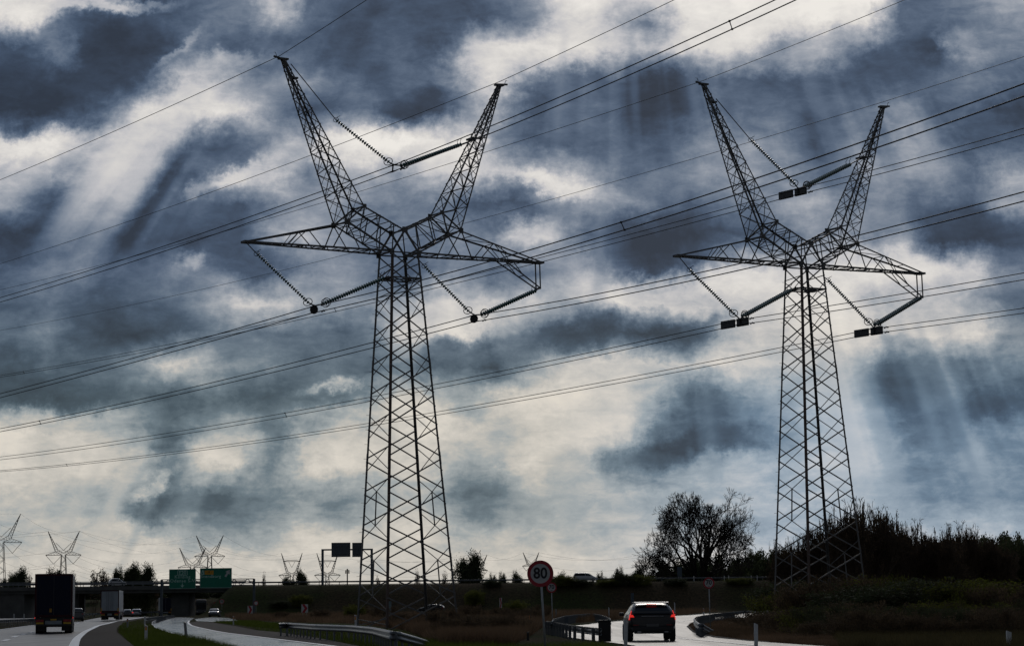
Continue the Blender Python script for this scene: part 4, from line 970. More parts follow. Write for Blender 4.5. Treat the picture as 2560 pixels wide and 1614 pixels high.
def gantry2():
    D = 447.2; xl, xr = PX(806.5, D, 8), PX(929.5, D, 8); gz = 6.15; root = thing('sign_gantry', 'portal gantry seen from behind on the overpass left of the big pylon', 'gantry', ((xl + xr) / 2, D, gz)); o = V3((xl + xr) / 2, D, gz); W = (xr - xl) / 2
    zt = PD(868, 1372.5, D)[2] - gz
    for s in (-1, 1): m = MB(); m.box((s * W, 0, zt / 2), (.46, .4, zt)); m.build('post', SIGNBACK, root, bevel=.03)
    m = MB(); m.box((0, 0, zt - .02), (2 * W + .46, .34, .3)); m.build('beam', SIGNBACK, root, bevel=.03)
    for x0, x1, lab in ((828.6, 876, 'large grey back of a sign hung on the portal gantry'), (880.6, 906.4, 'small grey back of a sign beside the larger one on the portal gantry')):
        a, b = PD(x0, 1355.5, D - .5), PD(x1, 1391, D - .5); w, h = b[0] - a[0], a[2] - b[2]
        r = thing('gantry_sign', lab, 'road sign', ((a[0] + b[0]) / 2, D - .5, (a[2] + b[2]) / 2))
        m = MB(); m.box((0, 0, 0), (w, .06, h)); m.build('sign_panel', SIGNBACK, r)
        m = MB()
        for k in (-.28, .28): m.box((0, -.06, h * k), (w * .98, .06, .09))
        m.build('stiffener', RAILD, r)
        for k in ((-.25, .05, .35) if w > 3 else (-.2, .25)): m = MB(); m.box((w * k, -.12, 0), (.09, .07, h * .98)); m.build('bracket', RAILD, r)
gantry2()
def lamp_pole():
    D = 446.5; c = PD(868.3, 1451, D); t = PD(868.3, 1424, D); root = thing('traffic_camera_pole', 'short dark pole with a cluster of lamps right of the portal gantry', 'pole', (c[0], D, 6.15)); h = t[2] - 6.15
    m = MB(); m.tube([(0, 0, -.1), (0, 0, h)], .12, 8); m.build('pole', BLACK, root)
    for x, z in ((-.28, -.15), (.28, -.15), (-.3, -.5), (.3, -.5), (0, .12)): m = MB(); m.box((x, 0, h + z), (.26, .3, .28)); m.bar((0, 0, h + z), (x, 0, h + z), .06); m.build('lamp', BLACK, root, bevel=.04)
lamp_pole()

# roadside posts
def post_mesh():
    m = MB(); w, d, h = .065, .05, 1.0
    m.add([(-w, -d, -.3), (w, -d, -.3), (w, d, -.3), (-w, d, -.3), (-w, -d, h), (w, -d, h - .07), (w, d, h - .07), (-w, d, h)], [(0, 3, 2, 1), (4, 5, 6, 7), (0, 1, 5, 4), (1, 2, 6, 5), (2, 3, 7, 6), (3, 0, 4, 7)])
    o = m.build('post_body', WHITE, None, bevel=.008); m2 = MB(); m2.box((0, -d - .004, h - .24), (.09, .008, .17)); r = m2.build('reflector', ORANGE)
    m3 = MB(); m3.box((0, -d - .004, h - .12), (2 * w * .99, .006, .035)); k = m3.build('red_band', PRED); return o, r, k
PB, PR, PK = post_mesh()
first_post = True
def marker(px, y0, y1, label, refl=True, mm=None, zoff=None, D=None):
    global first_post
    g = G(px, y1) if D is None else np.array([PX(px, D, zoff), D, zoff]); s = F / g[1]; h = (y1 - y0) / s
    root = thing('roadside_post', label, 'marker post', tuple(g), RNG.uniform(-.15, .15), 'white roadside marker posts'); root.scale = (1, 1, max(.7, h))
    lean = {364: .055, 466: -.10, 2523: -.14, 1890: -.03, 1891: -.05}.get(px, RNG.uniform(-.02, .02)); root.rotation_euler[1] = lean
    for src in ((PB, PR, PK) if refl else (PB,)):
        o = src.copy(); COL.objects.link(o); o.parent = root
        if mm and src is PB: o.data = o.data.copy(); o.data.materials[0] = mm
GREYP = mat('dirty grey post plastic', (.24, .25, .25), .6)
for a in ((364.5, 1561, 1603, 'leaning white marker post with orange reflector nearest the motorway shoulder'), (362, 1538.5, 1566, 'white marker post just behind the leaning one', False), (318.5, 1545, 1567, 'grey marker post right of the white truck', True, GREYP),
          (466, 1553, 1595, 'grey leaning marker post in the grass left of the slip road', False, GREYP), (583.5, 1539, 1561, 'white marker post with orange reflector right of the dark car'), (889.3, 1536, 1575, 'white marker post with orange reflector behind the central guardrail'),
          (1390.5, 1521, 1550, 'grey marker post behind the guardrail loop', False, GREYP), (1522.5, 1517, 1547, 'white marker post at the right end of the guardrail loop', False), (1687, 1505, 1537, 'white marker post right of the black car roof', False),
          (1564, 1548, 1616, 'white marker post at the bottom in front of the black car', False), (1760, 1518.8, 1547, 'white marker post with orange reflector behind the right guardrail'), (1892.5, 1492, 1530, 'taller white marker post left of the right pylon', False),
          (1888, 1505, 1536, 'shorter white marker post left of the right pylon', False), (1890.2, 1557, 1616, 'white marker post on the verge in front of the right bushes', False), (2524, 1583.5, 1640, 'leaning white marker post in the bottom right corner', False),
          (35, 1533, 1546, 'tiny white marker post under the left headlight', False), (60, 1533, 1546, 'tiny white marker post at the left bridge wall', False)):
    marker(*a)
for px, w in ((1735, 'in front of the bare tree'), (1811, 'under the dark hill, left of a pair'), (1822, 'under the dark hill, right of a pair'), (1878, 'left of the right pylon leg'), (1893, 'nearest the right pylon leg')):
    marker(px, 1437, 1450, 'tiny white marker post on the overpass ' + w, False, None, ODZ - .1, 448.9)
for q_ in (PB, PR, PK): bpy.data.objects.remove(q_)
g = G(1324, 1580)
root = thing('snow_pole', 'thin dark green pole with an orange tip left of the 80 sign', 'marker post', tuple(g)); m = MB(); m.tube([(0, 0, -.1), (0, 0, .75)], .028, 6); m.build('pole', mat('dark green pole paint', (.02, .07, .05), .6), root); m = MB(); m.tube([(0, 0, .75), (0, 0, .98)], .028, 6); m.build('tip', mat('orange pole tip', (.6, .22, .06), .5), root)
g = G(1320, 1599); root = thing('cable_cabinet', 'small black cabinet at the foot of the thin green pole', 'box', tuple(g)); m = MB(); m.box((0, 0, .16), (.1, .12, .36)); m.box((0, 0, .35), (.14, .15, .04)); m.build('body', BLACK, root, bevel=.01)

# ------------------------------------------------------------------ vehicles
def car_paint(n, c, coat=1.): return mat(n, c, .35, .2, .06, 1., .5, coat=coat)
TAIL = mat('lit red tail lamp', (.5, .01, .01), .3, emit=(1., .04, .03), estr=.55); TAILD = mat('dark red tail lamp', (.25, .01, .012), .25)
HEAD = mat('lit headlamp', (1, .9, .7), .3, emit=(1., .78, .5), estr=6); PLATE = mat('number plate', (.10, .10, .10), .5); YPLATE = mat('yellow marker board', (.55, .33, .03), .5)
def wheel(parent, x, y, R, w, side):
    m = MB(); m.tube([(x - w / 2, y, R), (x - w / 2 + .02, y, R), (x + w / 2 - .02, y, R), (x + w / 2, y, R)], [R - .03, R, R, R - .03], 20); t = m.build('tyre', TYRE, parent)
    m = MB(); xo = x + side * (w / 2 - .01); m.tube([(xo, y, R), (xo + side * .015, y, R)], R * .62, 14); m.build('rim', CHROME, t)
def car(name, label, loc, rz, paint, L=4.4, W=.9, H=1.5, kind='hatch', lit='tail', hero=False, group=None):
    root = thing(name, label, 'car', loc, rz, group)
    k = H / 1.5; B = (.92 if kind != 'suv' else 1.0) * k; zb = .24 if kind != 'suv' else .34
    if kind in ('hatch', 'suv', 'mpv'):
        R = {'hatch': [(0, .55, .58), (.03, B, B + .03), (.16, B + .02, B + .12), (.48, B + .02, H - .08), (.85, B, H - .01), (1.9, B, H), (2.6, B - .02, H - .09), (3.35, B - .06, B + .03), (4.0, B - .16, B - .10), (4.33, .62, .66), (4.4, .42, .44)],
             'suv': [(0, .62, .66), (.04, B, B + .02), (.14, B + .03, B + .14), (.42, B + .04, H - .10), (.75, B + .03, H - .015), (1.9, B + .02, H), (2.7, B, H - .08), (3.4, B - .03, B + .05), (4.05, B - .10, B - .05), (4.32, .75, .78), (4.4, .5, .52)],
             'mpv': [(0, .6, .62), (.03, B, B + .03), (.10, B + .02, B + .25), (.25, B + .02, H - .06), (.6, B, H), (2.2, B, H), (2.8, B - .03, H - .10), (3.6, B - .08, B + .0), (4.1, B - .2, B - .14), (4.35, .6, .62), (4.4, .42, .44)]}[kind]
    else:
        R = [(0, .55, .58), (.03, B, B + .02), (.6, B + .02, B + .05), (1.2, B + .02, H - .12), (1.5, B, H - .02), (2.1, B, H), (2.7, B - .02, H - .1), (3.3, B - .06, B + .03), (4.0, B - .16, B - .10), (4.33, .62, .66), (4.4, .42, .44)]
    sc = L / 4.4; rows = []
    for (y, zbelt, zr) in R:
        y *= sc; e = 1 - .10 * max(0, 1 - y / .35) ** 2 - .22 * max(0, 1 - (L - y) / .8) ** 2; w = W * e; wr = w * (.70 if kind == 'suv' else .80) if zr - zbelt > .2 else w * .86
        zbm = zb + (.12 if y < .2 or y > L - .3 else 0)
        rows.append([(0, zbm), (w * .8, zbm), (w * .97, zbm + .10), (w, (zbm + zbelt) * .55), (w * .985, zbelt - .06), (w * .955, zbelt), ((w * .955 + wr) / 2 + .012, (zbelt + zr) / 2), (wr, zr - .05), (wr * .88, zr), (0, zr + .012)])
    n = len(rows[0]); ring = lambda r: [(x, z) for x, z in r] + [(-x, z) for x, z in r[-2:0:-1]]
    K = 2 * n - 2; vs = []; fs = []
    for (y, _, _), r in zip(R, rows):
        vs += [(x, y * sc, z) for x, z in ring(r)]
    for i in range(len(R) - 1):
        for j in range(K): fs.append((i * K + j, i * K + (j + 1) % K, (i + 1) * K + (j + 1) % K, (i + 1) * K + j))
    fs += [tuple(range(K - 1, -1, -1)), tuple((len(R) - 1) * K + j for j in range(K))]
    b = mesh_obj('body', vs, fs, paint, root, True); sd = b.modifiers.new('sub', 'SUBSURF'); sd.levels = 1; sd.render_levels = 2
    # glazing, set just proud of the shell
    def srf(i, t, s):      # side glass point between belt (t=0) and roof edge (t=1)
        r = rows[i]; a, c_ = r[5], r[7]; return V3(s * (a[0] + (c_[0] - a[0]) * t + .012), R[i][0] * sc, a[1] + (c_[1] - a[1]) * t)
    g0 = [i for i in range(len(R)) if R[i][2] - R[i][1] > .3]
    for s in (-1, 1):
        m = MB(); P = [srf(i, .12, s) for i in g0]; Qs = [srf(i, .86, s) for i in g0]
        P = [P[0] - V3(0, .12, 0)] + P + [P[-1] + V3(0, .42 * sc, -.02)]; Qs = [Qs[0]] + Qs + [Qs[-1] + V3(0, .02, -.02)]
        mid = len(P) // 2
        for lo_, hi_ in ((0, mid), (mid, len(P) - 1)):
            m = MB()
            for i in range(lo_, hi_):
                a0, a1, b1, b0 = P[i], P[i + 1], Qs[i + 1], Qs[i]
                if i == mid - 1: a1 = lerp(a0, a1, .94); b1 = lerp(b0, b1, .94)
                m.add([a0, a1, b1, b0], [(0, 1, 2, 3) if s > 0 else (3, 2, 1, 0)])
            m.build('window', GLASSC, root)
    i0 = 1 if kind != 'saloon' else 2; i1 = g0[0] if kind != 'saloon' else 4; i1 = min(i1 + (1 if kind in ('mpv',) else 0), 4)
    a = rows[i0]; c_ = rows[i1]; ya, yb = R[i0][0] * sc, R[i1][0] * sc; za, zb2 = (a[5][1] + .07), (c_[9][1] - .13)
    wa, wb = a[5][0] * .9, c_[8][0] * 1.02
    yl = lambda z: ya + (yb - ya) * ((z - a[5][1]) / (c_[9][1] - a[5][1])) ** 1.25
    m = MB(); nz = 5
    for q in range(nz):
        z0, z1 = za + (zb2 - za) * q / nz, za + (zb2 - za) * (q + 1) / nz; w0, w1 = wa + (wb - wa) * q / nz, wa + (wb - wa) * (q + 1) / nz
        m.add([(-w0, yl(z0) - .045, z0), (w0, yl(z0) - .045, z0), (w1, yl(z1) - .045, z1), (-w1, yl(z1) - .045, z1)], [(0, 1, 2, 3)])
    m.build('rear_window', GLASSC, root)
    iw = [i for i in range(len(R)) if R[i][2] - R[i][1] > .3][-1]; p0, p1 = rows[iw], rows[iw + 1]
    m = MB(); ya_, yb_ = R[iw][0] * sc + .06, R[iw + 1][0] * sc - .08; za_, zb_ = p0[9][1] - .03, p1[9][1] + .06; m.add([(-p1[5][0] * .85, yb_, zb_), (p1[5][0] * .85, yb_, zb_), (p0[8][0] * .98, ya_, za_ + .02), (-p0[8][0] * .98, ya_, za_ + .02)], [(0, 1, 2, 3)]); m.build('windscreen', GLASSC, root)
    Rw = .33 * (1.08 if kind == 'suv' else 1)
    for x in (-1, 1):
        for y in (.78 * sc, L - .82 * sc): wheel(root, x * (W - .12), y, Rw, .22, x)
    zt = B - .10
    for s in (-1, 1):
        m = MB()
        if kind == 'suv':
            ym = yb * .55
            m.prism((s * W * .99 - s * .05, -.0, zt - .08), (s * W * .955 - s * .05, .02, zt + .10), (s * .035, .10, 0), (0, .22, 0))
            m.prism((s * W * .95 - s * .20, -.015, zt + .03), (s * W * .93 - s * .12, -.0, zt + .13), (s * .15, .03, 0), (0, .16, 0))
            m.prism((s * W * .93 - s * .04, .02, zt + .12), (s * W * .86 - s * .02, .18, zt + .30), (s * .03, .02, 0), (0, .10, 0))
        else: m.prism((s * W * .92 - s * .22, -.01, zt - .08), (s * W * .92 - s * .22, -.0, zt + .09), (s * .22, .02, 0), (0, .14, 0))
        m.build('tail_light', TAIL if lit in ('tail', 'brake') else TAILD, root, bevel=.01)
        m = MB(); m.box((s * W * .70, L - .12, .64 * k), (.30, .2, .13)); m.build('headlight', HEAD if lit == 'head' else CHROME, root, bevel=.03)
        m = MB(); m.box((s * (W + .09), L * .63, B + .05), (.20, .12, .15)); m.build('wing_mirror', paint, root, bevel=.04)
    m = MB(); m.box((0, -.03, .66 if kind == 'suv' else .60), (.5, .02, .11)); m.build('number_plate', PLATE, root)
    m = MB(); m.box((0, -.02, zb + .16), (W * 1.72, .12, .16)); m.box((0, .1, zb + .03), (W * 1.5, .3, .1)); m.build('rear_bumper', TRIM, root, bevel=.03)
    m = MB(); m.box((0, L - .05, zb + .14), (W * 1.3, .1, .2)); m.build('front_bumper', TRIM, root, bevel=.03)
    if lit == 'brake':
        m = MB(); m.box((0, yb - .02, H - .075), (.40, .05, .025)); m.build('brake_light', TAIL, root)
    if hero:
        m = MB(); m.prism((-W * .72, yb - .12, H - .035), (W * .72, yb - .12, H - .035), (0, .34, .03), (0, 0, .03)); m.build('roof_spoiler', paint, root, bevel=.012)
        for s in (-1, 1):
            m = MB(); m.tube([(s * W * .66, .9, H - .04), (s * W * .66, 1.05, H + .015), (s * W * .66, 2.3, H + .01), (s * W * .64, 2.5, H - .05)], .013, 6); m.build('roof_rail', CHROME, root)
        m = MB(); m.add([(-.02, 1.0, H), (.02, 1.0, H), (.02, 1.2, H), (-.02, 1.2, H), (0, .98, H + .09)], [(0, 1, 4), (1, 2, 4), (2, 3, 4), (3, 0, 4)]); m.build('antenna_fin', TRIM, root)
        m = MB(); m.tube([(-.06, yb * .52, B + .16), (.42, yb * .56, B + .19)], .012, 5); m.build('wiper', TRIM, root)
        for s in (-1, 1):
            m = MB(); m.box((s * .55, -.02, zb + .05), (.16, .1, .06)); m.build('exhaust_tip', CHROME, root, bevel=.01)
            m = MB(); m.box((s * .68, -.055, zb + .33), (.24, .02, .03)); m.build('reflector', TAILD, root)
        m = MB(); m.box((0, .02, B - .03), (.9, .05, .02)); m.build('handle_strip', CHROME, root)
    return root
BLK = mat('black metallic car paint', (.008, .009, .012), .35, .1, .1, 1., .35, coat=.35)
WHT = car_paint('white car paint', (.6, .61, .62)); SLV = car_paint('silver car paint', (.42, .44, .47)); GRY = car_paint('dark grey car paint', (.04, .042, .048)); DGR = car_paint('slate car paint', (.10, .12, .15))
g = G(1633, 1604.5); car('black_car', 'black estate style off-road car with red tail lights braking on the ramp', tuple(g + V3(0, .2, .03)), math.radians(.9), BLK, 4.7, .985, 1.58, 'suv', 'brake', True)
g = G(192, 1552.5); car('grey_car', 'dark people carrier just right of the dark blue truck', tuple(g + V3(0, 0, .03)), .22, GRY, 4.6, .95, 1.78, 'mpv', 'none')
g = G(341.5, 1541); car('silver_car', 'silver hatchback right of the white truck', tuple(g + V3(0, 0, .03)), .22, SLV, 4.3, .9, 1.45, 'hatch', 'tail')
g = G(534, 1541.5); car('grey_car', 'dark saloon on the slip road under the right bridge span', tuple(g + V3(0, 0, .03)), .05, DGR, 4.5, .9, 1.42, 'saloon', 'none')
x = PX(319, 500, .4); car('white_car', 'white car beyond the bridge between white truck and silver car', (x, 500, .44), .25, WHT, 4.4, .92, 1.5, 'hatch', 'none')
x = PX(42, 505, .4); car('grey_car', 'oncoming car with lit headlights in the dark at the left edge', (x, 509, .44), math.pi + .2, GRY, 4.4, .9, 1.45, 'hatch', 'head')
x = PX(1463, 454, 6.4); car('white_van', 'pale silver people carrier driving right along the overpass', (x - 2.35, 453, ODZ + .02), -math.pi / 2, SLV, 4.75, .92, 1.75, 'mpv', 'none')
x = PX(295, 455, 6.4); car('white_car', 'white hatchback crossing the bridge above the white truck', (x - 1.5, 453.5, ODZ + .02), -math.pi / 2 + .35, WHT, 3.4, .85, 1.6, 'hatch', 'none')
x = PX(2475, 454, 6.4); car('white_car', 'white car glimpsed through the twigs at the far right of the overpass', (x - 2, 453, ODZ + .02), -math.pi / 2, WHT, 4.4, .9, 1.5, 'hatch', 'none')
x = PX(1078, 392, .4); car('black_car', 'dark car with a shining roof half hidden by dead grass behind the left pylon legs', (x + 2.2, 392, .48), math.pi / 2 - .12, BLK, 4.5, .92, 1.68, 'suv', 'none')

def truck(name, label, loc, rz, doors, frame, side, kind, W=2.5, H=4.0, L=13.6):
    root = thing(name, label, 'truck', loc, rz, 'lorries on the motorway'); zb = 1.12; w = W / 2
    m = MB(); m.box((0, L / 2, (H + zb) / 2), (W, L, H - zb)); m.build('trailer_box', side, root, bevel=.03)
    m = MB()
    for x in (-w + .05, w - .05): m.box((x, -.03, (H + zb) / 2), (.12, .06, H - zb))
    m.box((0, -.03, H - .06), (W - .22, .06, .14)); m.box((0, -.03, zb + .06), (W - .22, .06, .14)); m.build('door_frame', frame, root)
    for s in (-1, 1):
        m = MB(); m.box((s * (w - .12) / 2, -.025, (H + zb) / 2), (w - .16, .05, H - zb - .28)); d = m.build('rear_door', doors, root, bevel=.01)
        for xx in (.18, .42) if kind == 'white' else ():
            m = MB(); m.tube([(s * xx, -.07, zb + .15), (s * xx, -.07, H - .2)], .02, 6); m.build('lock_bar', RAILD, d)
    m = MB(); m.box((0, .1, .98), (W - .1, .1, .2)); m.box((0, .05, .58), (W - .15, .12, .14)); m.build('underrun_bumper', TRIM, root)
    for s in (-1, 1):
        m = MB(); m.box((s * (w - .34), -.01, .86), (.52, .06, .15)); m.build('tail_light', TAILD, root)
        m = MB(); m.box((s * (w - .34), -.015, .70), (.5, .04, .12)); m.build('marker_board', YPLATE, root)
        m = MB(); m.box((s * (w - .45), 1.0, .55), (.55, .03, .75)); m.build('mudflap', TRIM, root)
        m = MB(); m.box((s * (w + .02), 1.0, 1.05), (.03, .12, .1)); m.build('side_marker_light', TAIL, root)
        m = MB(); m.box((s * (w - .03), L / 2, .85), (.05, L - 4, .5)); m.build('side_skirt', TRIM, root)
        for y in (1.8, 3.1, 4.4, 11.8): wheel(root, s * (w - .28), y, .5, .5, s)
    m = MB(); m.box((0, -.02, .74), (1.1 if kind != 'white' else .6, .04, .24)); m.build('number_board', mat('pale grey board', (.22, .25, .27), .5), root)
    if kind == 'dark':
        m = MB(); m.box((0, -.03, .93), (.4, .03, .1)); m.build('number_plate', YPLATE, root)
        m = MB(); m.box((-.2, -.06, 1.55), (.16, .02, .26)); m.build('warning_plate', mat('dull orange plate', (.35, .18, .02), .6), root)
    else:
        for s in (-1, 1): m = MB(); m.box((s * (w - .12), -.07, zb + .28), (.16, .02, .42)); m.build('warning_plate', YPLATE, root)
    m = MB(); m.box((0, L / 2, 1.02), (1.1, L - .6, .25)); m.build('chassis', TRIM, root)
    m = MB(); m.box((0, L + 1.5, 1.95), (2.4, 2.2, 3.2)); m.build('cab', frame, root, bevel=.12)
    return root
NAVY = mat('navy blue tarpaulin doors', (.010, .013, .030), .7, 0, .15, .6, .2); MAROON = mat('maroon frame', (.045, .010, .016), .6, spec=.2); NSIDE = mat('grey trailer side', (.10, .10, .11), .45)
WDOOR = mat('white reefer doors', (.30, .33, .36), .4, 0, .12, .8); WSIDE = mat('white reefer side', (.42, .43, .43), .4, 0, .08, .8)
g = G(131, 1583.6); truck('lorry', 'large dark blue box lorry with maroon frame at the left', tuple(g + V3(0, .3, .03)), math.radians(10.1), NAVY, MAROON, NSIDE, 'dark')
g = G(273, 1549); truck('lorry', 'white refrigerated lorry further ahead by the bridge', tuple(g + V3(0, .3, .03)), math.radians(7.2), WDOOR, MAROON, WSIDE, 'white', H=4.05)
x = PX(423, 505, 2); t_ = truck('lorry', 'dark lorry with a shining roof in the shadow left of the bridge pier', (x, 500, .44), math.radians(10), NAVY, TRIM, WSIDE, 'plain', H=3.9)  # white trailer box paints in the lit roof of the dark lorry
def bus():
    x = PX(503, 560, 2); root = thing('coach', 'dark coach facing the camera with a bright roof under the bridge', 'bus', (x, 560, .44), math.radians(8))
    m = MB(); m.box((0, 6, 2.0), (2.5, 12, 3.2)); m.build('body', GRY, root, bevel=.18)
    m = MB(); m.box((0, -.02, 2.2), (2.25, .05, 1.7)); m.build('windscreen', GLASSC, root, bevel=.02)
    m = MB(); m.box((0, .3, 3.63), (2.2, .9, .16)); m.build('roof_glare_block', WHT, root, bevel=.05)  # white block added as painted glare on the front of the roof
    for s in (-1, 1):
        m = MB(); m.box((s * .95, -.03, .85), (.3, .06, .2)); m.build('headlight', CHROME, root)
        m = MB(); m.box((s * 1.42, -.1, 2.6), (.18, .15, .4)); m.build('wing_mirror', TRIM, root)
        m = MB(); m.box((s * 1.25, 6, 2.4), (.04, 10.5, 1.1)); m.build('window', GLASSC, root)
        for y in (2.4, 8.5): wheel(root, s * 1.05, y, .5, .3, s)
bus()

# ------------------------------------------------------------------ vegetation
def seg_mesh(name, P, Q, r0, r1, m, parent=None):
    P, Q = np.asarray(P, float), np.asarray(Q, float); r0 = np.asarray(r0)[:, None]; r1 = np.asarray(r1)[:, None]
    d = Q - P; d /= np.linalg.norm(d, axis=1)[:, None] + 1e-9; ref = np.where(np.abs(d[:, 2:3]) < .9, np.array([[0, 0, 1.]]), np.array([[1., 0, 0]]))
    a = np.cross(d, ref); a /= np.linalg.norm(a, axis=1)[:, None]; b = np.cross(a, d); n = len(P); V = np.empty((n, 6, 3))
    for k in range(3):
        c, s = math.cos(2.094 * k), math.sin(2.094 * k); o = a * c + b * s; V[:, k] = P + o * r0; V[:, k + 3] = Q + o * r1
    base = (np.arange(n) * 6)[:, None, None]; f = np.array([[0, 1, 4, 3], [1, 2, 5, 4], [2, 0, 3, 5]])[None] + base
    return mesh_obj(name, V.reshape(-1, 3), f.reshape(-1, 4), m, parent)
def leaf_mesh(name, C, size, m, parent=None, upright=0.):
    n = len(C); a = RNG.normal(size=(n, 3)); a[:, 2] += upright * 2; a /= np.linalg.norm(a, axis=1)[:, None]; b = np.cross(a, RNG.normal(size=(n, 3))); b /= np.linalg.norm(b, axis=1)[:, None]
    s = (size * RNG.uniform(.55, 1.35, n))[:, None]; V = np.empty((n, 4, 3)); V[:, 0] = C - a * s * .6; V[:, 1] = C + b * s * .33; V[:, 2] = C + a * s * .6; V[:, 3] = C - b * s * .33
    return mesh_obj(name, V.reshape(-1, 3), (np.arange(n) * 4)[:, None] + np.arange(4)[None], m, parent)
def branching(starts, levels, shrink, spread, up, wig=.12, kids=(2, 3), p3=.25, rs=.68, flat=0.):
    """starts: list of (pos, dir, length, radius) -> arrays of segments and tip points"""
    P = []; Q = []; A = []; B = []; tips = []
    pos = np.array([s[0] for s in starts], float); dr = np.array([unit(s[1]) for s in starts]); ln = np.array([s[2] for s in starts], float); rd = np.array([s[3] for s in starts], float)
    for lv in range(levels):
        n = len(pos)
        for h in range(2):
            dd = dr + RNG.normal(size=(n, 3)) * wig; dd[:, 2] += up * .3; dd /= np.linalg.norm(dd, axis=1)[:, None]
            q = pos + dd * (ln * .5)[:, None]; r1 = rd * (.9 if h == 0 else .82)
            P.append(pos); Q.append(q); A.append(rd); B.append(r1); pos, rd, dr = q, r1, dd
        if lv >= levels - 3: tips.append(pos)
        k = np.where(RNG.random(n) < p3, kids[1], kids[0]); idx = np.repeat(np.arange(n), k)
        nd = dr[idx] + RNG.normal(size=(len(idx), 3)) * spread; nd[:, 2] += up; nd[:, 2] *= (1 - flat)
        nd /= np.linalg.norm(nd, axis=1)[:, None]; pos = pos[idx]; dr = nd; ln = ln[idx] * shrink * RNG.uniform(.75, 1.2, len(idx)); rd = rd[idx] * rs
    return np.concatenate(P), np.concatenate(Q), np.concatenate(A), np.concatenate(B), np.concatenate(tips)

def bare_tree(label, loc):
    root = thing('bare_tree', label, 'tree', loc)
    st = [((-.8, 0, 0), (-.16, .1, 1), 8.5, 1.0), ((1.1, .2, 0), (.07, -.05, 1), 8.5, 1.25), ((.5, -.3, 0), (.30, .05, 1), 8.2, .75), ((-.2, .4, 0), (-.02, .1, 1), 9.2, .8)]
    P, Q, A, B, T = branching(st, 1, .8, .1, .0, .03, (1, 1), 0)
    st2 = []
    for i, th in enumerate(np.radians(np.linspace(-82, 82, 23))):
        k = i % 4; s_ = st[(0, 3, 1, 2)[min(3, int((th + 1.5) / .75))]]; base = np.asarray(s_[0]) + unit(s_[1]) * s_[2] * RNG.uniform(.68, 1.05)
        if abs(th) > .9: base = base - V3(0, 0, RNG.uniform(0, 1.6))
        reach = 12.6 if abs(th) > .8 else 15.5 if abs(th) < .4 else 14
        st2.append((base, (math.sin(th), RNG.normal() * .45, math.cos(th) * .95 + .05), reach / 4.0 * RNG.uniform(.85, 1.12), s_[3] * .5))
    P2, Q2, A2_, B2, T2 = branching(st2, 9, .79, .31, .035, .17, (2, 3), .25, .71)
    sx = 12.9 / np.percentile(np.abs(Q2[:, 0]), 99.3); kz = (25.4 - 6) / (np.percentile(Q2[:, 2], 99.6) - 6)
    for a_ in (P2, Q2): a_[:, 0] *= sx; a_[:, 2] = np.where(a_[:, 2] > 6, 6 + (a_[:, 2] - 6) * kz, a_[:, 2]); hi_ = a_[:, 2] > 22; a_[hi_, 2] = 22 + (a_[hi_, 2] - 22) * .75
    k = A2_ > 0; A2_ = np.maximum(A2_, .034); B2 = np.maximum(B2, .028)
    big = A2_ > .12
    seg_mesh('trunk', np.concatenate([P, P2[big]]), np.concatenate([Q, Q2[big]]), np.concatenate([A, A2_[big]]), np.concatenate([B, B2[big]]), BARK, root)
    seg_mesh('crown', P2[~big], Q2[~big], A2_[~big], B2[~big], BARK, root)
    print('tree bbox', P2.min(0), Q2.max(0), len(P2)); return root
D = 492; x = PX(1744, D, 2)
bt = bare_tree('big bare wide crowned tree standing alone behind the overpass road', (x, D, .3))
bt.scale = (1., 1., 1.)

